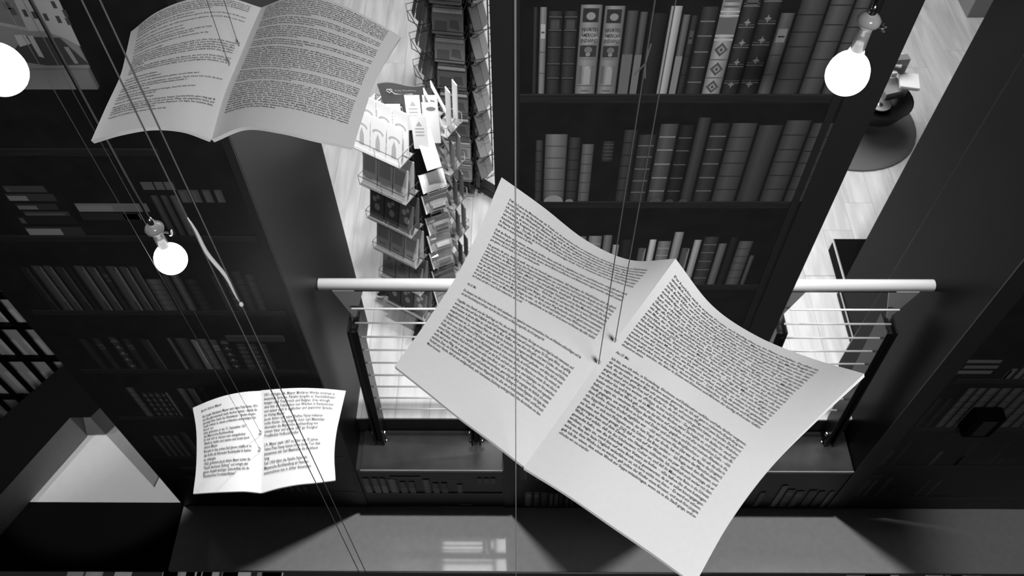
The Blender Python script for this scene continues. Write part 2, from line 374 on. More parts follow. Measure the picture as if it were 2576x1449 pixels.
# ---- left mural
ml = mural((-1.26, YF, ZL), 'dark bookcase print on the left wall below the street picture')
MB().box(-1.751, -.777, YF-.0035, YF-.0005, ZL+.002, ZT-.01).build('print_panel', M_print, parent=ml)
MB().box(-.802, -.7775, YF-.0055, YF-.0036, ZL+.002, ZT-.01).build('printed_upright', mat('upright_print', .022, .5), parent=ml)
def slab(par, xa, xb, ya, yb, v, vl=None, fr=.4):
    z1, z0 = Z_(ya, xa), Z_(yb, xa); x0 = X_(xa, ya); x1 = X_(xb, ya); mb = MB()
    mb.quad([(x0, YP, z0), (x1, YP, z0), (x1, YP, z1), (x0, YP, z1)], c=v)
    if vl: mb.quad([(x0+.003, YP-.0008, z0+.002), (x0+(x1-x0)*fr, YP-.0008, z0+.002), (x0+(x1-x0)*fr, YP-.0008, z1-.008), (x0+.003, YP-.0008, z1-.008)], c=vl)
    mb.build('printed_book', M_col, parent=par)
for a in ((6,110,465,481,.07,.1,.12),(12,134,485,503,.055,.26,.42),(38,140,510,525,.045,.2,.5),(58,172,529,540,.06,.12,.9),(42,185,541,560,.02,.1,.1),(60,204,568,589,.045,.30,.62),
          (187,368,509,530,.20,.26,.5),(200,346,533,551,.03,None,0)): slab(ml, *a)
slab(ml, 309, 350, 536, 550, .26)
for xa, xb in ((352,382),(386,408),(411,434)): slab(ml, xa, xb, 455, 475, .13)
row(ml, 591, [(430,450,489,.085,'p'),(453,472,489,.08,'p'),(475,498,489,.095,'k')])
for xa, xb in ((446,470),(477,497),(507,527),(537,556)): slab(ml, xa, xb, 475, 507, .085, .11, .6)
row(ml, 780, [(130,155,668,.02,'k'),(163,189,666,.065,'k'),(190,213,666,.06,'k'),(216,240,668,.03,'k'),(242,260,668,.02,'p'),(262,288,666,.065,'k'),(290,314,668,.055,'k'),(317,334,666,.03,'t'),(336,364,667,.065,'k'),(366,389,668,.055,'k'),(391,411,668,.045,'k'),
  (413,452,700,.10,'l'),(455,475,690,.05,'p'),(477,500,680,.085,'l'),(505,540,700,.03,'l'),(570,596,690,.03,'l'),(598,622,684,.04,'w'),(625,650,680,.035,'l'),(653,676,688,.045,'l')])
row(ml, 928.5, [(255,282,850,.03,'p'),(290,312,848,.035,'t'),(330,352,846,.05,'s'),(360,382,850,.035,'t'),(400,425,850,.03,'k'),(468,480,848,.10,'p'),(486,520,848,.06,'p'),(522,538,852,.17,'k'),(541,563,850,.12,'l'),(566,586,852,.085,'t'),(590,612,850,.03,'s'),(625,650,862,.05,'w'),(652,676,862,.045,'w'),(680,700,862,.05,'l')])
slab(ml, 566, 712, 841, 857, .09, .05, .98)
row(ml, 1047.7, [(372,392,973,.12,'l'),(400,414,985,.04,'s'),(416,428,985,.04,'s'),(430,444,985,.05,'s'),(446,456,985,.03,'s'),(457,466,985,.14,'p'),(492,512,975,.12,'p'),(516,534,975,.11,'k'),(545,562,973,.055,'p'),(580,600,980,.035,'p'),(610,630,980,.03,'p'),(680,700,975,.03,'k'),(705,725,980,.03,'p')])
row(ml, 1148, [(424,438,1095,.09,'l'),(441,455,1094,.085,'l'),(457,471,1094,.08,'l'),(473,487,1094,.09,'l'),(495,512,1085,.05,'k')])
fill(ml, 1148, X_(520, 1148), -.81, .09, .13, .02, .06, 31)
slab(ml, 452, 520, 1172, 1178, .06); slab(ml, 466, 530, 1197, 1201, .08)
row(ml, 1236, [(692,708,1223,.09,'k'),(717,726,1221,.09,'k'),(731,742,1220,.10,'k'),(747,760,1220,.09,'k'),(765,776,1222,.08,'k')])
fill(ml, 1236, X_(560, 1236), X_(690, 1236), .06, .10, .02, .06, 32)
for b in (371, 591, 780, 928.5, 1047.7, 1148, 1236): shelf(ml, b, -1.70, -.81 if b > 400 else -.985)

# ---- street picture print, top left
st = empty('street_picture', (-1.4, YF-.008, 2.22), 'pale printed street view of old town houses above the left bookcase print', 'picture')
ys = YF-.0065
MB().box(-1.74, -1.054, YF-.008, YF-.004, 2.283, 3.05).build('print_panel', g(.34), parent=st)
MB().box(-1.74, -1.056, YF-.016, YF-.004, 2.222, 2.282).build('sill_board', g(.30), parent=st)
NP = [0]
def pr(name, ps, v): # ps: pixel polygon on the picture plane
    NP[0] += 1
    MB().quad([tuple(atY(a, b, YF-.0085-.0004*NP[0])) for a, b in ps]).build(name, g(min(.8, round(v*2.2, 2))), parent=st)
pr('printed_house', [(148,0),(203,117),(160,95),(110,78),(70,78),(35,0)], .26)
pr('printed_house', [(-10,-40),(30,-10),(68,75),(0,60),(-60,50)], .12)
pr('printed_street', [(60,92),(150,95),(225,163),(120,165),(20,150)], .035)
pr('printed_awning', [(35,88),(62,88),(78,110),(50,118)], .3)
pr('printed_awning', [(68,90),(82,90),(112,146),(98,142)], .28)
pr('printed_shopfront', [(160,118),(172,118),(198,160),(188,160)], .18)
for a, b in ((54,24),(77,29),(106,34),(138,40),(126,3),(155,25),(162,45)):
    MB().quad([tuple(atY(p, q, YF-.0125)) for p, q in ((a,b),(a+10,b),(a+19,b+18),(a+9,b+18))]).build('printed_window', g(.09), parent=st)
for a, b in ((5,5),(20,20)):
    MB().quad([tuple(atY(p, q, YF-.0125)) for p, q in ((a,b),(a+14,b),(a+24,b+18),(a+10,b+18))]).build('printed_window', g(.12), parent=st)
MB().quad([tuple(atY(p, q, YF-.0125)) for p, q in ((-10,54),(70,70),(72,78),(-10,62))]).build('printed_cornice', g(.48), parent=st)

# ---- bay lower prints
def baymural(x0, x1, lab):
    m = mural(((x0+x1)/2, YF, ZL), lab)
    MB().box(x0+.001, x1-.001, YF, YF+.0035, ZL+.002, ZS-.02).build('print_panel', M_print, parent=m); return m
mb1 = baymural(-.776, -.066, 'strip of printed books under the left sill above the grey ledge')
z0 = Z_(1238.7); 
for a in ((924,939,1203,.16,'h'),(946,961,1203,.17,'h'),(965,979,1203,.17,'h'),(985,1005,1205,.28,'p'),(1012,1027,1212,.09,'h'),(1034,1048,1212,.09,'h'),(1070,1086,1206,.20,'w'),(1092,1107,1215,.08,'h'),(1113,1128,1215,.05,'h'),(1152,1165,1218,.16,'w')):
    xl, xr, yt, v, s_ = a; pbook(mb1, X_(xl, 1238), X_(xr, 1238), Z_(1238.7), Z_(yt), v, s_)
for a in ((1200,1212),(1217,1230),(1234,1246)): slab(mb1, a[0], a[1], 1202, 1214, .10)
slab(mb1, 978, 1056, 1198, 1202, .08)
for a in ((1156,1165),(1167,1175),(1177,1185)): slab(mb1, a[0], a[1], 1266, 1269, .16)
shelf(mb1, 1239, -.765, -.075, .02)
mb2 = baymural(.922, 1.61, 'strip of printed books under the right sill beside the lower corner of the big page')
for a in ((1893,1907,1235,.10,'p'),(1936,1952,1218,.22,'p'),(1955,1975,1228,.09,'t'),(1980,2000,1232,.09,'t'),(2010,2030,1230,.03,'p'),(2035,2050,1232,.03,'p'),(2061,2072,1232,.14,'p')):
    xl, xr, yt, v, s_ = a; pbook(mb2, X_(xl, 1271), X_(xr, 1271), Z_(1271), Z_(yt), v, s_)
shelf(mb2, 1272, .93, 1.60, .012)

# ---- right mural
mr_ = mural((2.6, YF, ZL), 'dim bookcase print on the right wall with a run of matching grey volumes')
MB().box(1.6105, 4.2, YF-.0035, YF-.0005, ZL+.002, ZT-.01).build('print_panel', M_print, parent=mr_)
MB().box(1.611, 1.70, YF-.0055, YF-.0036, ZL+.002, ZT-.01).build('printed_upright', mat('upright_print_right', .028, .4), parent=mr_)
for a in ((2436,2523,903,911,.16),(2428,2514,917,925,.15),(2395,2498,930,938,.17)): slab(mr_, *a)
row(mr_, 947, [(2520,2532,930,.09,'p'),(2524,2543,925,.15,'p'),(2548,2567,922,.15,'p'),(2570,2590,915,.15,'p')])
row(mr_, 1069, [(2352,2374,974,.11,'l'),(2376,2398,974,.11,'l'),(2400,2428,974,.12,'l'),(2430,2456,974,.11,'l'),(2458,2484,974,.11,'l'),(2486,2512,974,.11,'l'),(2514,2540,974,.12,'l'),(2542,2568,974,.11,'l'),(2570,2596,974,.11,'l')])
row(mr_, 1069, [(2300,2314,1000,.03,'p'),(2325,2340,1000,.03,'p')])
row(mr_, 1164, [(2212,2225,1132,.06,'p'),(2240,2252,1110,.035,'p'),(2335,2348,1133,.10,'p'),(2400,2412,1110,.035,'p'),(2480,2484,1104,.08,'p'),(2300,2312,1120,.025,'p')])
row(mr_, 1242, [(2148,2166,1206,.07,'l'),(2170,2180,1206,.09,'p'),(2200,2212,1200,.07,'p'),(2302,2308,1206,.10,'p'),(2328,2336,1206,.10,'p')])
slab(mr_, 2180, 2222, 1195, 1199, .06)
fill(mr_, 1242, X_(2215, 1242), X_(2300, 1242), .06, .12, .015, .03, 51); fill(mr_, 1164, X_(2345, 1164), X_(2640, 1164), .08, .14, .012, .03, 52)
for b in (947, 1069, 1164, 1242): shelf(mr_, b, 1.72, 4.1, .04)
# small dark box bracketed to the right wall
t = empty('wall_speaker', tuple(atY(2490, 1090, 1.6)), 'small black box fixed in front of the grey volumes on the right wall', 'speaker')
a, b_, c_ = atY(2447, 1047, 1.6), atY(2545, 1047, 1.6), atY(2447, 1085, 1.6)
MB().box(a[0]+.02, b_[0]-.02, 1.585, YF-.006, c_[2]-.03, a[2]).build('housing', M_black, parent=t, bevel=.006)
MB().box(a[0]+.05, b_[0]-.05, 1.583, 1.586, c_[2]-.01, a[2]-.02).build('grille', mat('speaker_cloth', .02, .9, bump=.3, nscale=400), parent=t)

# ================================================================== RAILING
YR = 1.84
hr = empty('handrail', (.4, 1.92, 1.05), 'pale round handrail crossing both bays behind the central wall', 'handrail')
zt = atY(1300, 716, 1.92)[2]; zt = float(zt)
mb = MB(); mb.tube([(-.773, 1.92, zt), (1.608, 1.92, zt)], .0235, 20); mb.build('rail_tube', M_tube, parent=hr, smooth=True)
mb = MB().box(-.64, 1.48, 1.916, 1.924, zt-.042, zt-.020); mb.build('support_strip', M_post, parent=hr)
bolts_z = [atY(960, 1088, 1.80)[2], atY(960, 1108, 1.80)[2]]
def post(px_, lab):
    t = empty('railing_post', (px_, 1.85, ZS), lab, 'post')
    for s_ in (-1, 1):
        # flat plates: lean slightly, foot brought forward onto the sill
        x0 = px_+s_*.019-.004
        MB().prism([(x0, 1.84, .79), (x0, 1.94, .79), (x0, 1.855, ZS+.002), (x0, 1.775, ZS+.002), (x0, 1.775, ZS+.06)], (.008, 0, 0)).build('side_plate', M_post, parent=t, bevel=.0015)
    MB().prism([(px_-.009, 1.85, .77), (px_-.009, 1.93, .77), (px_-.009, 1.848, ZS+.01), (px_-.009, 1.79, ZS+.01)], (.018, 0, 0)).build('core_bar', M_post, parent=t)
    MB().prism([(px_-.060, 1.917, zt-.042), (px_+.060, 1.917, zt-.042), (px_+.004, 1.917, .785), (px_-.004, 1.917, .785)], (0, .006, 0)).build('head_plate', M_gus, parent=t)
    for zb in bolts_z:
        for s_ in (-1, 1):
            MB().lathe((px_+s_*.0235, 1.80, zb), [(.003, 0), (.0105, .001), (.0115, .006), (.009, .012), (.004, .015)], 12, ax=(s_, 0, 0)).build('bolt_head', M_chrome, parent=t, smooth=True)
    MB().lathe((px_, 1.80, bolts_z[1]-.005), [(.004, -.012), (.006, 0)], 8).build('stud', M_chrome, parent=t)
for px_, lab in ((-.668, 'black flat steel railing post at the far left end of the railing'), (-.200, 'black railing post hidden behind the lower left edge of the big page'),
                 (1.068, 'black railing post just right of the central printed wall'), (1.512, 'black flat steel railing post at the right end of the railing')): post(px_, lab)
zbars = [float(atY(1100, y, YR)[2]) for y in (793, 826.5, 859.5, 890.5, 920.5, 949.7, 976.5, 1003, 1029)]
for side, (xa, xb), nm in ((0, (-.655, -.208), 'left'), (1, (1.072, 1.50), 'right')):
    for i, z in enumerate(zbars):
        o = 'topmost' if i == 0 else ['second', 'third', 'fourth', 'fifth', 'sixth', 'seventh', 'eighth', 'lowest'][i-1]
        mb = MB(); yb = YR+.03*(1-i/8.)
        mb.tube([(xa, yb, z), (xb, yb, z)], .0042, 8)
        tag(mb.build('railing_bar', M_bar, smooth=True), '%s thin chrome crossbar of the %s railing bay%s' % (o, nm, '' if i == 0 else ' counted from the top'), 'bar', 'chrome crossbars of the railing')

# ceiling light panels whose reflections show on the ledge
for x0, x1, y0, y1, lab in ((-.69, -.225, 2.52, 2.70, 'wide lit ceiling panel over the bay, nearer the back'), (-.68, -.225, 2.30, 2.48, 'wide lit ceiling panel over the bay, nearer the facade'), (-.19, -.06, 2.25, 2.74, 'narrow lit ceiling panel beside the wide ones')):
    t = empty('ceiling_light', ((x0+x1)/2, (y0+y1)/2, 2.965), lab, 'lamp', 'ceiling light panels of the shop')
    MB().box(x0-.012, x1+.012, y0-.012, y1+.012, 2.965, 3.0).build('frame', M_gus, parent=t)
    MB().box(x0, x1, y0, y1, 2.958, 2.9648).build('diffuser', M_panel, parent=t)

# ================================================================== CARD RACK (front)
RC = Vector((-.47, 2.52, 0)); U = Vector((.86, -.51, 0)).normalized(); W_ = Vector((.51, .86, 0)).normalized(); ZU = Vector((0, 0, 1))
def rk(a, b, z): p = RC+U*a+W_*b; return (p.x, p.y, z)
rack = empty('card_rack', (RC.x, RC.y, 0), 'tall chrome wire spinner rack of greeting cards in front of the left bay', 'rack')
MB().tube([rk(0, 0, .06), rk(0, 0, 1.38)], .016, 12).build('pole', M_chrome, parent=rack, smooth=True)
core = MB()
for sa in (-1, 1):
    for sb in (-1, 1): core.tube([rk(sa*.10, sb*.08, .12), rk(sa*.10, sb*.08, 1.36)], .004, 6)
core.obox(rk(-.095, -.075, .14), tuple(U*.19), tuple(W_*.15), (0, 0, 1.12), 1)
core.build('core_frame', [M_bwire, M_black], parent=rack)
for i in range(4):
    an = math.radians(20+90*i); d = U*math.cos(an)+W_*math.sin(an)
    e = RC+d*.26
    mb = MB(); mb.obox((RC.x-d.y*.015, RC.y+d.x*.015, .05), tuple(d*.26), (d.y*.03, -d.x*.03, 0), (0, 0, .02)); mb.build('foot', M_post, parent=rack, bevel=.003)
    MB().lathe((e.x, e.y, .024), [(.004, -.012), (.022, -.010), (.024, 0), (.022, .010), (.004, .012)], 14, ax=(d.y, -d.x, 0)).build('caster', M_chrome, parent=rack, smooth=True)
TZ = [1.254-.2155*i for i in range(6)]
def pocket(face, z, w_half, dep, lip=.035, m=M_wire, cen=0.):
    """wire basket on a face; face = (outward dir, side dir, base distance)"""
    o, s_, b = face
    P = lambda a, d, zz: tuple(RC+s_*(a+cen)+o*(b+d)+ZU*zz)
    mb = MB()
    for zz in (z-.045, z+lip*.2): mb.tube([P(-w_half, 0, zz), P(-w_half, dep, zz), P(w_half, dep, zz), P(w_half, 0, zz)], .0018, 5)
    for a in (-w_half, 0, w_half): mb.tube([P(a, dep, z+lip*.2), P(a, dep, z-.045)], .0014, 4)
    mb.build('wire_basket', m, parent=rack)
    MB().obox(P(-w_half, .004, z-.048), tuple(s_*2*w_half), tuple(o*(dep-.006)), (0, 0, .003)).build('tray', mat('tray_plastic', .28, .25), parent=rack)
NC = [0]
def card(o, s_, org_, w_, h_, tilt, v, label, cat='card', name='greeting_card', art=None, th=.004, glossy=False, group='greeting cards on the spinner rack', yaw=0):
    """card standing at org_ (bottom middle), facing o, leaning back by tilt"""
    o = Vector(o); s_ = Vector(s_)
    if yaw:
        q = Matrix.Rotation(yaw, 3, 'Z'); o = q@o; s_ = q@s_
    up = (ZU*math.cos(tilt)-o*math.sin(tilt)); nrm = (o*math.cos(tilt)+ZU*math.sin(tilt)); c = Vector(org_)
    t = empty(name, tuple(c), label, cat, group)
    mm = g(round(v, 2), .35 if glossy else .55)
    q0 = c-s_*w_/2
    mb = MB(); mb.obox(tuple(q0), tuple(s_*w_), tuple(up*h_), tuple(-nrm*th)); mb.build('card_stock', mm, parent=t)
    A = lambda a, b: tuple(q0+s_*w_*a+up*h_*b+nrm*.0006)
    mb = MB()
    if art == 'arch':
        pts = [A(.5+.38*math.cos(math.pi*i/8), .62+.10*math.sin(math.pi*i/8)) for i in range(9)]+[A(.5+.30*math.cos(math.pi*(8-i)/8), .58+.10*math.sin(math.pi*(8-i)/8)) for i in range(9)]
        mb.quad(pts[:9]+pts[9:]); mb.quad([A(.5, .60), A(.36, .42), A(.34, .12), A(.66, .12), A(.64, .42)])
        mb.build('printed_motif', g(round(v*.55, 2)), parent=t)
    elif art == 'lines':
        for b in (.42, .52, .62): mb.quad([A(.2, b), A(.8, b), A(.8, b+.03), A(.2, b+.03)])
        mb.quad([A(.3, .72), A(.7, .72), A(.5, .86)])
        mb.build('printed_motif', g(round(v*.5, 2)), parent=t)
    elif art == 'oval':
        mb.quad([A(.55+.3*math.cos(i*math.pi/7), .86+.05*math.sin(i*math.pi/7)) for i in range(14)]); mb.build('printed_motif', g(.2), parent=t)
    elif art == 'blobs':
        for a, b, r in ((.35, .7, .16), (.6, .8, .12), (.55, .45, .2)): mb.quad([A(a+r*math.cos(i*math.pi/5), b+r*.6*math.sin(i*math.pi/5)) for i in range(10)])
        mb.build('printed_motif', g(round(min(.8, v*3+.08), 2)), parent=t)
    elif art == 'photo':
        mb.quad([A(.1, .45), A(.9, .45), A(.9, .92), A(.1, .92)]); mb.quad([A(.2, .2), A(.7, .2), A(.7, .28), A(.2, .28)]); mb.build('printed_motif', g(round(v*.6, 2)), parent=t)
    return t
ORD = ['top', 'second', 'third', 'fourth', 'fifth', 'lowest']
FA = (-W_, U, .085); FB = (U, W_, .105); FD = (-U, -W_, .105); FC_ = (W_, -U, .085)
tones = [(.75,.75,.75), (.40,.38,.42), (.07,.07,.13), (.34,.34,.50), (.30,.30,.30), (.06,.07,.17)]
arts = ['arch', 'photo', 'blobs', 'photo', 'lines', 'blobs']
cols = ['left', 'middle', 'right']
for i, z in enumerate(TZ):
    pocket(FA, z+.045, .118, .10)
    for j in range(3):
        a = -.078+.078*j
        base = RC+U*a-W_*(.085+.085)+ZU*(z-.0)
        card(-W_, U, base, .072, .155 if i else .165, math.radians(14), min(.8, tones[i][j]*1.35), '%s card, %s tier and %s column, front face of near rack' % (['pale arched', 'mid grey', 'dark dotted', 'grey', 'dull grey', 'very dark'][i], ORD[i], cols[j]), art=arts[i])
        base2 = RC+U*(a+.006)-W_*(.085+.04)+ZU*(z+.012)
        card(-W_, U, base2, .072, .165 if i else .20, math.radians(9), min(.8, tones[i][j]*1.1), 'card standing behind the %s one, %s tier, front face of near rack' % (cols[j], ORD[i]), art=arts[i] if i == 0 else None)
# narrow right-front face: one column of wrapped packs
pk = [(.62, None), (.40, 'photo'), (.38, 'lines'), (.55, 'oval'), (.42, 'lines'), (.16, None), (.40, 'photo'), (.32, None)]
ppx = [(1096, 478), (1102, 529), (1110, 583), (1113, 626), (1118, 668), (1123, 712), (1127, 760), (1131, 808)]
SB = Vector((.905, .425, 0)); OB = Vector((.425, -.905, 0))
def pack(c, v, lab, art):
    o = OB; s_ = SB
    t = empty('wrapped_card_pack', tuple(c), lab, 'card', 'wrapped packs on the narrow face of the near rack')
    tl = math.radians(30); up = ZU*math.cos(tl)-o*math.sin(tl); nm = o*math.cos(tl)+ZU*math.sin(tl); q0 = c-s_*.052
    mb = MB(); n = 8; vs = []; fs = []
    for a in range(n+1):
        bul = .008*math.sin(math.pi*a/n)
        for b in (0, .33, .66, 1): vs.append(tuple(q0+s_*.104*b+up*.078*a/n+nm*(bul*(.5+.8*(0 < b < 1)))))
    for a in range(n):
        for b in range(3): fs.append((a*4+b, a*4+b+1, a*4+b+5, a*4+b+4))
    mb.add(vs, fs); mb.obox(tuple(q0-nm*.011), tuple(s_*.104), tuple(up*.078), tuple(nm*.010))
    mb.build('wrapped_stack', mat('cellophane_%.2f' % v, v, .12, coat=.9), parent=t)
    mb = MB(); mb.obox(tuple(q0-s_*.003-nm*.008), tuple(s_*.005), tuple(up*.080), tuple(nm*.012)); mb.build('crimped_edge', mat('cellophane_edge', .8, .2), parent=t)
    if art:
        mb = MB(); A = lambda a, b: tuple(q0+s_*.104*a+up*.078*b+nm*.0145)
        mb.quad([A(.3, .25), A(.85, .25), A(.85, .5), A(.3, .5)]); mb.build('printed_motif', g(min(.85, round(v*1.6, 2)) if art in ('photo', 'oval') else round(v*.5, 2)), parent=t)
for i, ((x_, y_), p) in enumerate(zip(ppx, pk)):
    lab = ['foil-bright', 'mid grey', 'lettered grey', 'striped pale', 'lettered dull', 'dark glossy', 'photo-fronted', 'dim'][i]
    c = Vector(atY(x_, y_, 2.37))
    mb = MB(); P = lambda a, d, zz: tuple(c+SB*a+OB*d+ZU*zz)
    for zz in (-.012, .012): mb.tube([P(-.035, -.11, zz), P(-.035, .018, zz), P(.045, .018, zz), P(.045, -.11, zz)], .0017, 5)
    mb.build('wire_basket', M_wire, parent=rack)
    pack(c, p[0], '%s cellophane pack, number %s down the narrow right face of the near rack' % (lab, ['one', 'two', 'three', 'four', 'five', 'six', 'seven', 'eight'][i]), p[1])
# back right column: pointed bags / cards seen edge-on
for i, z in enumerate([1.30, 1.08, .86, .64, .42]):
    pocket((U, W_, .10), z, .055, .085, cen=.105)
    for j in range(2):
        for k_ in range(2):
            c = RC+U*(.150+.028*k_)+W_*(.082+.048*j)+ZU*(z-.02)
            card(U, W_, c, .040, .20 if i == 0 else .15, math.radians(18-20*k_), .62 if i == 0 else (.10, .25, .16, .22, .1)[i], '%s upright card in the %s pocket, back right column of near rack, %s' % ('pale pointed' if i == 0 else 'dim', ORD[i], ['inner left', 'inner right', 'outer left', 'outer right'][j+2*k_]), yaw=math.radians(60 if k_ else 40), group='upright cards in the back right column')
# left-hand wire loops and cards (face away to the left)
for i, z in enumerate(TZ):
    pocket(FD, z+.05, .07, .075); pocket(FD, z-.05, .07, .06)
    card(-U, -W_, RC-U*.135+ZU*z, .12, .11, math.radians(12), .12 if i else .6, 'card in the %s pocket on the outer left side of the near rack' % ORD[i], group='cards on the outer left side')
    pocket(FC_, z+.05, .09, .08)
# top: header sign, tall white cards and one leaning card
sg = empty('rack_sign', (-.45, 2.56, 1.38), 'dark wavy-topped header sign with a heart outline on top of the near rack', 'sign')
p0 = np.array(atY(949, 216, 2.56)); p1 = np.array(atY(1069, 221, 2.56)); zb = float(atY(965, 285, 2.56)[2])
top = [(p0[0]+(p1[0]-p0[0])*i/14, p0[2]+.006+.010*math.sin(i/14*2*math.pi*.92+.2)) for i in range(15)]
poly = [(x_, 2.56, z_) for x_, z_ in top]+[(p1[0], 2.56, zb), (p0[0]+.02, 2.56, zb)]
MB().prism(poly[::-1], (0, .004, 0)).build('board', mat('sign_print', .07, .5), parent=sg)
hx, hz = p0[0]+.045, p0[2]-.022
hp = [(hx+.011*16/16*math.sin(t)**3, 2.557, hz+.011*(13*math.cos(t)-5*math.cos(2*t)-2*math.cos(3*t)-math.cos(4*t))/16) for t in (2*math.pi*i/28 for i in range(27))]
hp += [(hx+.02, 2.557, hz-.016), (hx+.05, 2.557, hz-.018), (hx+.09, 2.557, hz-.016)]
MB().tube(hp, .0008, 4).build('heart_outline', g(.62), parent=sg)
def textmesh(body, size, off=.012):
    cu = bpy.data.curves.new('t', 'FONT'); cu.body = body; cu.size = size; cu.resolution_u = 1; cu.offset = off*size; cu.fill_mode = 'BOTH' if cu.dimensions == '3D' else cu.fill_mode
    o = bpy.data.objects.new('t', cu); COL.objects.link(o); return o
TXT_JOBS = []
TXT_JOBS.append(('sign', "Grätz Workshop", sg, (p0[0]+.063, 2.557, hz-.003)))
tall = [(970, 268, 1005, 2.44, .155, 'lines', 'white tall card standing left on top of the near rack, tree and lettering printed'), (1016, 246, 1054, 2.50, .17, 'lines', 'tall white card in the middle behind the others on top of the rack'),
        (1061, 247, 1098, 2.50, .20, 'oval', 'tall white card with a grey oval, rear of the pair on top of the rack'), (1059, 265, 1100, 2.47, .20, 'oval', 'tall white card with a grey oval, front of the pair on top of the rack'), (1032, 298, 1070, 2.40, .16, 'lines', 'white card with faint lettering just behind the leaning card')]
for a, y_, b, Y_, h_, art, lab in tall:
    q = atY(a, y_, Y_); q2 = atY(b, y_, Y_)
    card((0, -1, 0), (1, 0, 0), ((q[0]+q2[0])/2, Y_, q[2]-h_), q2[0]-q[0], h_, math.radians(4), .8, lab, art=art, group='tall white cards on top of the near rack')
q4 = [Vector(atY(*q_)) for q_ in ((1045, 335, 2.43), (1080, 323, 2.45), (1111, 418, 2.36), (1075, 430, 2.34))]
lt = empty('greeting_card', tuple(q4[3]), 'bright white card leaning crookedly before the narrow face at the top of the near rack', 'card', 'tall white cards on top of the near rack')
eu, ev = q4[2]-q4[3], q4[0]-q4[3]; en = eu.cross(ev).normalized()
MB().obox(tuple(q4[3]), tuple(eu), tuple(ev), tuple(-en*.005)).build('card_stock', g(.88), parent=lt)
LA = lambda a, b: tuple(q4[3]+eu*a+ev*b+en*.0007)
mb = MB(); mb.quad([LA(.5+.38*math.cos(math.pi*i/8), .60+.08*math.sin(math.pi*i/8)) for i in range(9)]+[LA(.5+.32*math.cos(math.pi*(8-i)/8), .58+.07*math.sin(math.pi*(8-i)/8)) for i in range(9)])
mb.quad([LA(.4, .4), LA(.6, .4), LA(.62, .5), LA(.38, .5)])
for k_ in range(5): mb.quad([LA(.14+.15*k_, .12), LA(.24+.15*k_, .12), LA(.22+.15*k_, .21), LA(.16+.15*k_, .21)])
mb.build('printed_motif', g(.5), parent=lt)
for j, (a, y_, Y_) in enumerate(((925, 250, 2.52), (940, 262, 2.47))):
    q = atY(a, y_, Y_); card(-U*.6-W_*.8, (U*.8-W_*.6).normalized(), (q[0], Y_, q[2]-.17), .05, .17, .1, .6, ['pale card edge-on at the back left of the rack top', 'pale card edge-on at the front left of the rack top'][j], yaw=math.radians(-35), group='pale cards at the left of the rack top')

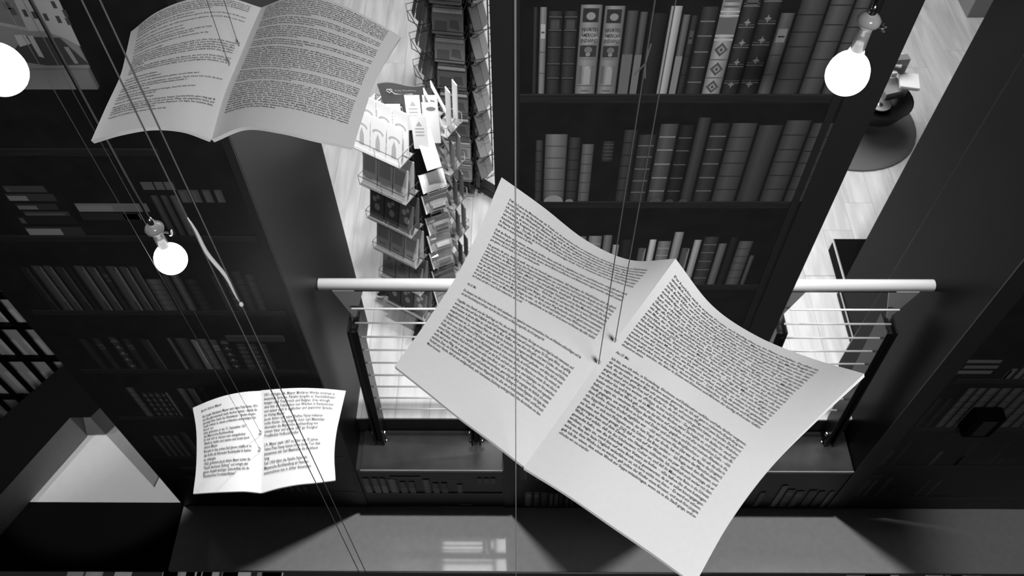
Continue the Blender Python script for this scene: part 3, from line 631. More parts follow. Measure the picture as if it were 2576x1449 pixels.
# ================================================================== CALENDAR RACK (rear)
R2 = Vector((-.30, 3.42, 0))
rack2 = empty('calendar_rack', tuple(R2), 'black wire spinner rack of calendars and notebooks behind the near rack', 'rack')
MB().tube([tuple(R2+ZU*.05), tuple(R2+ZU*2.1)], .018, 10).build('pole', M_post, parent=rack2, smooth=True)
MB().obox(tuple(R2-Vector((.11, .07, 0))+ZU*.1), (.20, -.03, 0), (.02, .14, 0), (0, 0, 2.0)).build('core_panel', M_black, parent=rack2)
ORD11 = ['lowest', 'second lowest', 'third lowest', 'fourth lowest', 'fifth lowest', 'middle', 'fifth highest', 'fourth highest', 'third highest', 'second highest', 'topmost']
faces2 = [(-math.pi/2-.15, .19, .16, 'front'), (-math.pi/2-1.15, .19, .16, 'left'), (-math.pi/2+.85, .19, .17, 'right')]
for an, dist, wd_, nm in faces2:
    o = Vector((math.cos(an), math.sin(an), 0)); s_ = Vector((-o.y, o.x, 0))
    for sg_ in (-1, 1):
        q = R2+o*(dist-.07)+s_*sg_*(wd_/2+.012)
        MB().tube([tuple(q+ZU*.10), tuple(q+ZU*2.1)], .013 if nm == 'front' else .004, 6).build('upright_rod', M_bwire, parent=rack2)
    for i in range(11):
        z = .22+.163*i; tl = math.radians(16)
        c = R2+o*(dist-.01)+ZU*z
        mb = MB(); P = lambda a, d, zz: tuple(c+s_*a+o*d+ZU*zz)
        mb.tube([P(-wd_/2-.01, -.05, .02), P(-wd_/2-.01, .035, .02), P(0, .055, -.005) if nm != 'front' else P(0, .035, .02), P(wd_/2+.01, .035, .02), P(wd_/2+.01, -.05, .02)], .0022, 5)
        mb.tube([P(-wd_/2-.01, -.05, -.02), P(-wd_/2-.01, .03, -.02), P(wd_/2+.01, .03, -.02), P(wd_/2+.01, -.05, -.02)], .0022, 5)
        mb.build('wire_basket', M_bwire, parent=rack2)
        up = ZU*math.cos(tl)-o*math.sin(tl); nrm = o*math.cos(tl)+ZU*math.sin(tl)
        rr = random.Random(i*7+len(nm)); v = rr.choice([.12, .18, .26, .35]); tier = i
        if nm == 'front':
            t = empty('spiral_calendar', tuple(c), 'spiral-bound landscape calendar in the %s pocket of the front column of the black rack' % ORD11[i], 'calendar', 'spiral calendars on the black rack')
            q0 = c-s_*.072+o*.012-ZU*.015
            for kk in range(3): MB().obox(tuple(q0-nrm*.008*kk), tuple(s_*.144), tuple(up*(.115+.002*kk)), tuple(-nrm*.006)).build('page_block', g(.30 if kk else round(v, 2), .4), parent=t)
            mb = MB(); A = lambda a, b: tuple(q0+s_*.144*a+up*.115*b+nrm*.0006)
            mb.quad([A(.08, .1), A(.5, .1), A(.5, .55), A(.08, .55)]); mb.quad([A(.55, .3), A(.92, .2), A(.85, .6), A(.6, .62)]); mb.build('cover_picture', g(round(v*.55, 2)), parent=t)
            mb = MB()
            for kk in range(20):
                e = q0+s_*(.008+.0067*kk)+up*.116
                mb.obox(tuple(e-nrm*.014-up*.010), tuple(s_*.0045), tuple(up*.030), tuple(nrm*.026))
            mb.build('spiral_binding', g(.80, .3), parent=t)
        else:
            for kk in range(3 if nm == 'left' else 2):
                q0 = c-s_*(wd_/2-.012-.012*kk)+o*(.018-.016*kk)-ZU*.015
                t = empty('folded_card', tuple(q0), '%s %s card in the %s pocket of the %s column, black rack' % ('pale' if (i+kk) % 2 else 'grey', ['front', 'middle', 'rear'][kk], ORD11[i], nm), 'card', 'cards in the side columns of the black rack')
                vv = .34 if (i+kk) % 2 else .2
                MB().obox(tuple(q0), tuple(s_*.045+o*.006), tuple(up*.13), tuple(-nrm*.004)).obox(tuple(q0+s_*.052), tuple(s_*.05-o*.01), tuple(up*.125), tuple(-nrm*.004)).build('card_stock', g(vv, .45), parent=t)
for i in range(3):
    an = [math.radians(-38), math.radians(200), math.radians(90)][i]; d = Vector((math.cos(an), math.sin(an), 0))
    L = .62 if i == 0 else .35
    MB().obox(tuple(R2+Vector((d.y, -d.x, 0))*.03+ZU*.03), tuple(d*.35), (-d.y*.06, d.x*.06, 0), (0, 0, .04)).build('foot', M_post, parent=rack2, bevel=.004)
# low pale grey box on the floor behind the racks
MB().box(-.62, -.44, 3.8, 4.4, 0, .25).build('low_grey_box', M_wallgrey).name = 'pale_floor_box'
tag(bpy.data.objects['pale_floor_box'], 'low pale grey plinth on the wood floor behind the black wire rack', 'plinth')  # just a low pale grey box

# ================================================================== BASKET TABLE + BOX at right
bt = empty('display_stand', (2.08, 3.88, 0), 'round dark stand carrying books and trinkets right of the central wall', 'stand')
MB().lathe((2.05, 3.92, 0), [(.42, .0), (.42, .014), (.40, .018), (.03, .02)], 40).build('base_disc', mat('dark_grey_base', .11, .5), parent=bt)
MB().lathe((2.12, 3.86, .016), [(.03, 0), (.025, .1), (.03, .16)], 14).build('stem', M_post, parent=bt)
MB().lathe((2.14, 3.84, .16), [(.05, 0), (.15, .02), (.19, .10), (.20, .12), (.19, .115), (.14, .03), (.04, .02)], 28).build('bowl', M_post, parent=bt, smooth=True)
def item(px, py, Y, w_, h_, dpt, v, name, lab, cat, rot=.3, tilt=0):
    q = atY(px, py, Y); t = empty(name, tuple(q), lab, cat, 'goods in the round stand')
    c, s_ = math.cos(rot), math.sin(rot)
    a = Vector((c*w_, s_*w_, 0)); b = Vector((-s_*dpt, c*dpt, 0)); u_ = Vector((0, -math.sin(tilt), math.cos(tilt)))*h_
    o = Vector(q)-a/2-b/2
    MB().obox(tuple(o), tuple(a), tuple(b), tuple(u_)).build('cover', g(v, .5), parent=t, bevel=.002)
    MB().obox(tuple(o+a*.1-b*.02), tuple(a*.8), tuple(b*.01), tuple(u_*.5)).build('cover_print', g(round(v*.5, 2)), parent=t)
item(2248, 150, 3.95, .10, .012, .13, .62, 'book', 'white closed book lying at the back of the round stand', 'book', -.4)
item(2285, 208, 3.85, .11, .02, .13, .85, 'book', 'bright white book sticking out at the right of the round stand', 'book', -.2)
item(2236, 232, 3.86, .14, .05, .12, .28, 'patterned_box', 'patterned grey box in the middle of the round stand', 'box', .3)
item(2255, 178, 3.92, .08, .10, .05, .2, 'figurine_box', 'small grey upright box at the back of the round stand', 'box', .1)
item(2245, 190, 3.88, .035, .03, .03, .7, 'trinket', 'tiny pale trinket on the patterned box', 'trinket', .1)
q = atZ(2213, 262, .215); t = empty('glass_dish', tuple(q), 'pale round glass dish at the front of the round stand', 'dish', 'goods in the round stand')
MB().lathe(tuple(q), [(.02, -.03), (.065, 0), (.068, .012), (.06, .008), (.012, -.008)], 24).build('bowl', mat('pale_glass', .55, .15), parent=t, smooth=True)
MB().lathe(tuple(q), [(.012, -.008), (.016, .004), (.003, .012)], 12).build('knob', M_chrome, parent=t)
q = atZ(2465, 40, 0)
t = empty('gift_box', (float(q[0])+.0, float(q[1])+.1, 0), 'grey gift box with a shiny bow at the top right edge of the floor', 'box')
bx, by = float(q[0]), float(q[1])+.1
MB().box(bx-.10, bx+.25, by-.12, by+.2, 0, .16).build('body', g(.2), parent=t, bevel=.004)
MB().lathe((bx-.02, by, .16), [(.03, 0), (.035, .02), (.01, .035)], 8).lathe((bx+.03, by+.02, .16), [(.02, 0), (.03, .02), (.01, .03)], 8).build('bow', M_chrome, parent=t)
# low dark plinth edge behind right bay
lp = empty('low_plinth', (1.78, 2.7, 0), 'low black plinth with a pale edge strip on the floor behind the right railing', 'plinth')
MB().prism([(1.706, 2.22, 0), (1.706, 2.62, 0), (1.69, 3.0, 0), (2.0, 3.0, 0), (2.0, 2.61, 0), (1.716, 2.605, 0)], (0, 0, .0)).build('x', M_black, parent=lp) if False else None
MB().box(1.72, 2.1, 2.62, 2.9, 0, .10).build('body', M_black, parent=lp)
MB().box(1.715, 1.72, 2.62, 2.9, .085, .10).build('edge_strip', M_steel, parent=lp)
st2 = MB().tube([(1.655, 2.22, .055), (1.695, 2.29, .055), (1.695, 2.60, .055)], .004, 6).build('baseboard_right', M_gus); struct(st2)

# ================================================================== HANGING OPEN BOOKS
def cr(P, t):   # catmull-rom through n samples, t in 0..1
    n = len(P)-1; x = min(max(t, 0), 1)*n; i = min(int(x), n-1); u = x-i
    p1, p2 = P[i], P[i+1]; p0 = P[i-1] if i > 0 else 2*p1-p2; p3 = P[i+2] if i+2 <= n else 2*p2-p1
    return .5*((2*p1)+(p2-p0)*u+(2*p0-5*p1+4*p2-p3)*u*u+(3*p1-p0-3*p2+p3)*u**3)
class Page:
    """page surface through measured control points; rows top->bottom, columns left->right; dz = height of the sheet above its hanging plane"""
    def __init__(s, rows, dz, Z0):
        s.G = [[np.array(atZ(p[0], p[1], Z0+d)) for p, d in zip(r, dr)] for r, dr in zip(rows, dz)]
    def at(s, a, b):
        return cr([cr(r, a) for r in s.G], b)
    def grid(s, na, nb):
        s.na, s.nb = na, nb; s.T = np.array([[s.at(i/na, j/nb) for i in range(na+1)] for j in range(nb+1)])
        du = np.gradient(s.T, axis=1); dvv = np.gradient(s.T, axis=0); nn = np.cross(dvv, du); nn /= np.linalg.norm(nn, axis=2, keepdims=True)
        if nn[..., 2].mean() < 0: nn = -nn
        s.N = nn
    def lerp(s, arr, A, B):
        x = np.clip(A, 0, 1)*s.na; y = np.clip(B, 0, 1)*s.nb; i = np.minimum(x.astype(int), s.na-1); j = np.minimum(y.astype(int), s.nb-1)
        u = (x-i)[:, None]; v = (y-j)[:, None]
        return arr[j, i]*(1-u)*(1-v)+arr[j, i+1]*u*(1-v)+arr[j+1, i]*(1-u)*v+arr[j+1, i+1]*u*v
    def mesh(s, th):
        na, nb = s.na, s.nb; top = s.T.reshape(-1, 3); bot = (s.T-s.N*th).reshape(-1, 3); k = len(top); W1 = na+1; fs = []
        for j in range(nb):
            for i in range(na):
                a = j*W1+i; fs.append((a, a+W1, a+W1+1, a+1)); fs.append((a+k, a+1+k, a+W1+1+k, a+W1+k))
        ed = [j*W1 for j in range(nb+1)]+[nb*W1+i for i in range(1, na+1)]+[j*W1+na for j in range(nb-1, -1, -1)]+[i for i in range(na-1, 0, -1)]
        for p, q in zip(ed, ed[1:]+ed[:1]): fs.append((p, p+k, q+k, q))
        mb = MB(); mb.add(list(top)+list(bot), fs); return mb
def wrap(text, n):
    out = []; cur = ''
    for wd in text.split():
        if len(cur)+len(wd)+1 > n and cur: out.append(cur); cur = wd
        else: cur = (cur+' '+wd).strip()
    out.append(cur); return out
def blocks_to_lines(blocks, nchar):
    """-> list of (text, is_full) with None for gaps (weight)"""
    L = []
    for bl in blocks:
        if isinstance(bl, (int, float)): L.append(bl); continue
        if isinstance(bl, list): L += [(t, i < len(bl)-1) for i, t in enumerate(bl)]; continue
        ls = wrap(bl, nchar); L += [(t, i < len(ls)-1) for i, t in enumerate(ls)]
    return L
def make_book(label, Z0, left, right, jobs, dz_l, dz_r, th, hooks, nres=(44, 52), es=.5):
    c = atZ(right[2][0][0], right[2][0][1], Z0)
    t = empty('hanging_open_book', tuple(c), label, 'book', 'oversized open books hanging in the void')
    for rows, dz, key in ((left, dz_l, 0), (right, dz_r, 1)):
        P = Page(rows, dz, Z0); P.grid(*nres)
        pg = P.mesh(th).build('page', M_paper, parent=t, smooth=True)
        md = pg.modifiers.new('edges', 'EDGE_SPLIT'); md.split_angle = math.radians(40)
        TXT_JOBS.append(('page', jobs[key], t, P))
    for hx_, hy_ in hooks:
        q = atZ(hx_, hy_, Z0)+np.array([0, 0, .008*es])
        MB().lathe(tuple(q), [(.001*es, -.008*es), (.004*es, -.003*es), (.0045*es, .001*es), (.0025*es, .006*es), (.001*es, .012*es)], 10).build('screw_eye', M_steel, parent=t, smooth=True)
    return t
def zr(r): return r
WAP1 = "Daß das Leben des Menschen nur ein Traum sei, ist manchem schon so vorgekommen, und auch mit mir zieht dieses Gefühl immer herum. Wenn ich die Einschränkung ansehe, in welcher die tätigen und forschenden Kräfte des Menschen eingesperrt sind; wenn ich sehe, wie alle Wirksamkeit dahinaus läuft, sich die Befriedigung von Bedürfnissen zu verschaffen, die wieder keinen Zweck haben, als unsere arme Existenz zu verlängern, und dann, daß alle Beruhigung über gewisse Punkte des Nachforschens nur eine träumende Resignation ist, da man sich die Wände, zwischen denen man gefangen sitzt, mit bunten Gestalten und lichten Aussichten bemalt. – Das alles, Wilhelm, macht mich stumm. Ich kehre in mich selbst zurück, und finde eine Welt! Wieder mehr in Ahnung und dunkler Begier als in Darstellung und lebendiger Kraft. Und da schwimmt alles vor meinen Sinnen, und ich lächle dann so träumend weiter in die Welt."
WAP2 = "Daß die Kinder nicht wissen, warum sie wollen, darin sind alle hochgelahrten Schul- und Hofmeister einig; daß aber auch Erwachsene gleich Kindern auf diesem Erdboden herumtaumeln und wie jene nicht wissen, woher sie kommen und wohin sie gehen, ebensowenig nach wahren Zwecken handeln, ebenso durch Biskuit und Kuchen und Birkenreiser regiert werden: das will niemand gern glauben, und mich dünkt, man kann es mit Händen greifen."
WAP3 = "Ich gestehe dir gern, denn ich weiß, was du mir hierauf sagen möchtest, daß diejenigen die Glücklichsten sind, die gleich den Kindern in den Tag hinein leben, ihre Puppen herumschleppen, aus- und anziehen und mit großem Respekt um die Schublade umherschleichen, wo Mama das [13] Zuckerbrot hineingeschlossen hat, und, wenn sie das gewünschte endlich erhaschen, es mit vollen Backen verzehren und rufen: »Mehr!« – Das sind glückliche Geschöpfe. Auch denen ist's wohl, die ihren Lumpenbeschäftigungen oder wohl gar ihren Leidenschaften prächtige Titel geben und sie dem Menschengeschlechte als Riesenoperationen zu dessen Heil und Wohlfahrt anschreiben. – Wohl dem, der so sein kann! Wer aber in seiner Demut erkennt, wo das alles hinausläuft, wer da sieht, wie artig jeder Bürger, dem es wohl ist, sein Gärtchen zum Paradiese zuzustutzen weiß, und wie unverdrossen auch der Unglückliche unter der Bürde seinen Weg fortkeucht, und alle gleich interessiert sind, das Licht dieser Sonne noch eine Minute länger zu sehn – ja, der ist still und bildet auch seine Welt aus sich selbst und ist auch glücklich, weil er ein Mensch ist. Und dann, so eingeschränkt er ist, hält er doch immer im Herzen das süße Gefühl der Freiheit, und daß er diesen Kerker verlassen kann, wann er will."
WAP4 = "Du kennst von alters her meine Art, mich anzubauen, mir irgend an einem vertraulichen Orte ein Hüttchen aufzuschlagen und da mit aller Einschränkung zu herbergen. Auch hier habe ich wieder ein Plätzchen angetroffen, das mich angezogen hat."
WAP5 = "Ungefähr eine Stunde von der Stadt liegt ein Ort, den sie Wahlheim nennen. Die Lage an einem Hügel ist sehr interessant, und wenn man oben auf dem Fußpfade zum Dorf herausgeht, übersieht man auf einmal das ganze Tal. Eine gute Wirtin, die gefällig und munter in ihrem Alter ist, schenkt Wein, Bier, Kaffee; und was über alles geht, sind zwei Linden, die mit ihren ausgebreiteten Ästen den kleinen Platz vor der Kirche bedecken, der ringsum mit Bauernhäusern, Scheunen und Höfen eingeschlossen ist. So vertraulich, so heimlich hab' ich nicht leicht ein Plätzchen gefunden, und dahin laß ich mein Tischchen aus dem Wirtshause [14] bringen und meinen Stuhl, trinke meinen Kaffee da und lese meinen Homer. Das erstemal, als ich durch einen Zufall an einem schönen Nachmittage unter die Linden kam, fand ich das Plätzchen so einsam. Es war alles im Felde; nur ein Knabe von ungefähr vier Jahren saß an der Erde und hielt ein anderes, etwa halbjähriges, vor ihm zwischen seinen Füßen sitzendes Kind mit beiden Armen wider seine Brust, so daß er ihm zu einer Art von Sessel diente und ungeachtet der Munterkeit, womit er aus seinen schwarzen Augen herumschaute, ganz ruhig saß. Mich vergnügte der Anblick: ich setzte mich auf einen Pflug, der gegenüber stand, und zeichnete die brüderliche Stellung mit vielem Ergetzen. Ich fügte den nächsten Zaun, ein Scheunentor und einige gebrochene Wagenräder bei, alles, wie es hinter einander stand, und fand nach Verlauf einer Stunde, daß ich eine wohlgeordnete, sehr interessante Zeichnung verfertiget hatte, ohne das mindeste von dem Meinen hinzuzutun."
WBP1 = "Das bestärkte mich in meinem Vorsatze, mich künftig allein an die Natur zu halten. Sie allein ist unendlich reich, und sie allein bildet den großen Künstler. Man kann zum Vorteile der Regeln viel sagen, ungefähr was man zum Lobe der bürgerlichen Gesellschaft sagen kann. Ein Mensch, der sich nach ihnen bildet, wird nie etwas Abgeschmacktes und Schlechtes hervorbringen, wie einer, der sich durch Gesetze und Wohlstand modeln läßt, nie ein unerträglicher Nachbar, nie ein merkwürdiger Bösewicht werden kann; dagegen wird aber auch alle Regel, man rede was man wolle, das wahre Gefühl von Natur und den wahren Ausdruck derselben zerstören! Sag' du: »Das ist zu hart! sie schränkt nur ein, beschneidet die geilen Reben« etc. – Guter Freund, soll ich dir ein Gleichnis geben? Es ist damit wie mit der Liebe. Ein junges Herz hängt ganz an einem Mädchen, bringt alle Stunden seines Tages bei ihr zu, verschwendet alle seine Kräfte, all sein Vermögen, um ihr jeden Augenblick auszudrücken, daß er sich ganz ihr hingibt. Und da käme ein Philister, ein Mann, der in einem öffentlichen Amte steht, und sagte zu ihm: »Feiner junger Herr! Lieben ist menschlich, nur müßt Ihr menschlich lieben! Teilet Eure Stunden ein, die einen zur Arbeit, und die Erholungsstunden [15] widmet Eurem Mädchen. Berechnet Euer Vermögen, und was Euch von Eurer Notdurft übrig bleibt, davon verwehr' ich Euch nicht, ihr ein Geschenk, nur nicht zu oft, zu machen, etwa zu ihrem Geburts- und Namenstage« etc. – Folgt der Mensch, so gibt's einen brauchbaren jungen Menschen, und ich will selbst jedem Fürsten raten, ihn in ein Kollegium zu setzen; nur mit seiner Liebe ist's am Ende und, wenn er ein Künstler ist, mit seiner Kunst. O meine Freunde! warum der Strom des Genies so selten ausbricht, so selten in hohen Fluten hereinbraust und eure staunende Seele erschüttert? – Liebe Freunde, da wohnen die gelassenen Herren auf beiden Seiten des Ufers, denen ihre Gartenhäuschen, Tulpenbeete und Krautfelder zugrunde gehen würden, die daher in Zeiten mit Dämmen und Ableiten der künftig drohenden Gefahr abzuwehren wissen."
WBP2 = ["Ich bin, wie ich sehe, in Verzückung, Gleichnisse und Deklamation verfallen und habe darüber vergessen,", "dir auszuerzählen, was mit den Kindern weiter geworden ist. Ich saß, ganz in malerische Empfindung ver-", "tieft, die dir mein gestriges Blatt sehr zerstückt darlegt, auf meinem Pfluge wohl zwei Stunden. Da kommt", "gegen Abend eine junge Frau auf die Kinder los, die sich indes nicht gerührt hatten, mit einem Körbchen", "am Arm und ruft von weitem: »Philipps, du bist recht brav.« – Sie grüßte mich, ich dankte ihr, stand auf,", "trat näher hin und fragte sie, ob sie Mutter von den Kindern wäre? Sie bejahte es, und indem sie dem Äl-", "testen einen halben Weck gab, nahm sie das kleine auf und küßte es mit aller mütterlichen Liebe. – »Ich", "habe«, sagte sie, »meinem Philipps das Kleine zu halten gegeben und bin mit meinem Ältesten in die", "Stadt gegangen, um weiß Brot zu holen und Zucker und ein irden Breipfännchen.« – Ich sah das alles in", "dem Korbe, dessen Deckel abgefallen war. – »Ich will meinem Hans (das war der Name des Jüngsten)", "ein Süppchen kochen zum Abende; der lose Vogel, der Große, hat mir gestern das Pfännchen zerbro-", "chen, als er sich mit Philippsen um die Scharre des Breis zankte.« – Ich fragte nach dem Ältesten, und", "sie hatte mir kaum gesagt, [16] daß er sich auf der Wiese mit ein paar Gänsen herumjage, als er", "gesprungen kam und dem Zweiten eine Haselgerte mitbrachte. Ich unterhielt mich weiter mit dem", "Weibe und erfuhr, daß sie des Schulmeisters Tochter sei, und daß ihr Mann eine Reise in die Schweiz", "gemacht habe, um die Erbschaft eines Vetters zu holen. – »Sie haben ihn drum betriegen", "wollen«, sagte sie, »und ihm auf seine Briefe nicht geantwortet; da ist er selbst hineingegangen.", "Wenn ihm nur kein Unglück widerfahren ist, ich höre nichts von ihm.« – Es ward mir schwer,", "mich von dem Weibe los zu machen, gab jedem der Kinder einen Kreuzer, und auch fürs jüngste", "gab ich ihr einen, ihm einen Weck zur Suppe mitzubringen, wenn sie in die Stadt ginge, und so", "schieden wir von einander."]
C1 = ["Jacob Anton Mayer", .75, ["Als Isaak Abraham Mayer und seine Frau Fanny, 1816", "aus Burgbrunnstadt nach Aachen kamen - damals die", "zweitgrößte Stadt des Rheinlands -, fanden sie eine", "Stadt mitten in einem politischen und geistigen Um-", "bruch vor.", ], ["Hier gründete er am 15. September 1817"], ["die Mayersche Buchhandlung."], ["Er ließ sich in Aachen zum evangelischen"], ["Glauben taufen und nannte sich fortan Jacob"], ["Anton Mayer."], ["Bereits in den ersten fünf Jahren schaffte er es,"], ["die Rolle als führender Buchhändler in Aachen"], ["zu erlangen."], ["1822 gründete Jacob Anton Mayer zudem die"], ["\"Stadt Aachener Zeitung\" und verlegte eine"], ["ganze Anzahl wichtiger Zeitschriften, wie die"], ["\"Rheinischen Provinzial-Blätter\"."]]
C2 = [[t] for t in ("1831 verlegte J.A. Mayer Molières Werke erstmals in|deutscher Sprache. Parallel knüpfte er Geschäftsbezie-|hungen nach Frankreich und Belgien. Dies ermögli-|chte ihm die Publikation von Werken in französischer|und später auch in englischer und spanischer Sprache|im Verlag Mayer.|Jacob Anton und seine Ehefrau Fanny bekamen|sechs Kinder. Sein jüngster Sohn Carl Maximilian|übernahm die Mayersche Buchhandlung von|seinem Vater und wurde 1879 gar Königlich|Preußischer Hofbuchhändler.").split('|')]+[1.0]+[[t] for t in ("J.A. Mayer starb 1857 im Alter von 75 Jahren.|Seine Frau Fanny leitete bis zu ihrem Tod 1864|zusammen mit Carl Maximilian die Buchhand-|lung.|Seit 1950 führt die Familie Falter die|Mayersche Buchhandlung als Familien-|unternehmen nun in dritter Generation.").split('|')]
ALLW = (WAP1+' '+WAP2+' '+WAP3+' '+WAP4+' '+WAP5+' '+WBP1).split()
def take(i, n): return ' '.join(ALLW[i:i+n])
cut = lambda s_, fr: s_[:max(6, int(len(s_)*fr))]
full = wrap(' '.join(ALLW), 84)
B1L = []
for bl in ([1,1,1,.97,.9],.5,[.7],.3,[1],[1],[.62],.6,[.62],.4,[.97],[.75],.5,[.97],.9,[.4],.3,[1,1,.97,1,1,.2],.5,[1,1,1],.8,[.42],.35,[.52],.4,[.97],.5,[1,.85],.5,[.4],.4,[.98],[.5],.5,[.5],.6,[.97,1,1,.55],.4,[.72]):
    if isinstance(bl, float): B1L.append(bl)
    else: B1L.append([cut(full[(len(B1L)*3+k_) % 60], f_) for k_, f_ in enumerate(bl)]+([''] if all(f_ == 1 for f_ in bl) else []))
B1R = []; ix = 20
for nl in (8, 3, 5, 2, 10, 5, 12):
    B1R.append(full[ix % 70: ix % 70+nl] + [cut(full[(ix+9) % 70], .6)]); ix += 13; B1R.append(.7)
B1R = B1R[:-1]
# spec: blocks, a0, a1, b0, b1, wrap chars, text weight
J2L = dict(blocks=[WAP1, .6, WAP2, .6, WAP3, 1.5, "Am 26. Mai.", .9, WAP4, .9, WAP5], a0=.085, a1=.90, b0=.060, b1=.845, n=124)
J2R = dict(blocks=[WBP1, 1.4, "Am 27. Mai.", .9, WBP2], a0=.045, a1=.84, b0=.045, b1=.835, n=97)
J3L = dict(blocks=C1, a0=.12, a1=.94, b0=.07, b1=.855, n=60, ragged=1, w=.02)
J3R = dict(blocks=C2, a0=.04, a1=.90, b0=.035, b1=.865, n=60, ragged=1, w=.02)
J1L = dict(blocks=B1L, a0=.09, a1=.93, b0=.02, b1=.875, n=84, w=.03)
J1R = dict(blocks=B1R, a0=.055, a1=.92, b0=.02, b1=.875, n=84, w=.03)

L2 = [[(1262,446),(1364,519),(1475,605),(1586,654),(1700,651)],[(1207,574),(1304,628),(1404,680),(1506,728),(1610,774)],[(1152,688),(1244,737),(1336,788),(1428,840),(1519,895)],[(1075,806),(1162,860),(1250,915),(1335,970),(1421,1033)],[(993,921),(1074,985),(1156,1051),(1238,1111),(1319,1174)]]
R2_ = [[(1699,650),(1790,767),(1900,843),(2032,898),(2174,940)],[(1608,774),(1708,850),(1820,922),(1935,990),(2056,1052)],[(1517,895),(1628,962),(1733,1030),(1838,1100),(1941,1171)],[(1419,1033),(1530,1105),(1634,1173),(1738,1243),(1838,1310)],[(1317,1176),(1428,1245),(1535,1319),(1640,1391),(1748,1470)]]
dzl2 = [[.015,-.012,-.022,-.018,.004],[.008,-.006,-.012,-.010,-.002],[.004,0,-.003,-.004,-.004],[0,0,0,-.002,-.004],[0,0,0,0,-.003]]
dzr2 = [[.004,-.018,-.020,-.008,.018],[-.002,-.008,-.010,-.004,.010],[-.004,-.002,-.003,0,.005],[-.004,0,0,0,.002],[-.003,0,0,0,0]]
make_book('largest hanging open book with dense text, tilted and nearest the camera at lower right', float(atD(1500, 900, 1.01)[2]), L2, R2_, (J2L, J2R), dzl2, dzr2, .006, ((1547, 861), (1506, 916)), es=.55)
L1 = [[(329,80),(395,30),(480,-2),(570,-6),(657,19)],[(317,134),(384,98),(464,72),(549,60),(630,80)],[(302,192),(369,168),(449,150),(524,143),(598,157)],[(267,268),(334,248),(414,234),(494,228),(564,240)],[(229,354),(300,333),(380,320),(460,326),(532,351)]]
R1 = [[(657,19),(735,-8),(820,-2),(915,38),(1009,92)],[(630,80),(712,67),(800,78),(888,106),(978,141)],[(598,157),(681,150),(765,160),(854,182),(942,210)],[(564,240),(646,226),(735,234),(825,256),(915,287)],[(532,351),(612,320),(700,328),(795,350),(889,371)]]
arc = [0, .026, .034, .024, -.004]; arcr = arc[::-1]
make_book('upper left hanging open book with small dense text, pages arched', float(atD(620, 190, 1.46)[2]), L1, R1, (J1L, J1R), [arc]*5, [arcr]*5, .007, ((601, 117), (577, 166)), es=.8)
L3 = [[(485,1026),(527,1008),(571,994),(615,986),(657,983)],[(493,1074),(534,1060),(576,1050),(618,1044),(658,1041)],[(495,1122),(536,1113),(577,1107),(619,1102),(659,1100)],[(493,1183),(536,1175),(577,1170),(618,1167),(658,1167)],[(486,1242),(528,1239),(572,1237),(615,1236),(657,1240)]]
R3 = [[(657,982),(705,978),(760,976),(815,978),(870,983)],[(658,1041),(707,1035),(757,1031),(808,1030),(858,1034)],[(659,1100),(706,1094),(753,1089),(800,1087),(846,1090)],[(658,1167),(706,1158),(752,1151),(798,1147),(841,1146)],[(657,1240),(700,1228),(748,1219),(796,1214),(844,1208)]]
make_book('smallest hanging open book, brightly lit, low at left in front of the printed shelves', float(atD(660, 1110, 2.85)[2]), L3, R3, (J3L, J3R), [[-.004, .012, .018, .012, 0]]*5, [[0, .012, .018, .012, -.004]]*5, .007, ((657, 1090), (655, 1132)), nres=(30, 34), es=1.2)

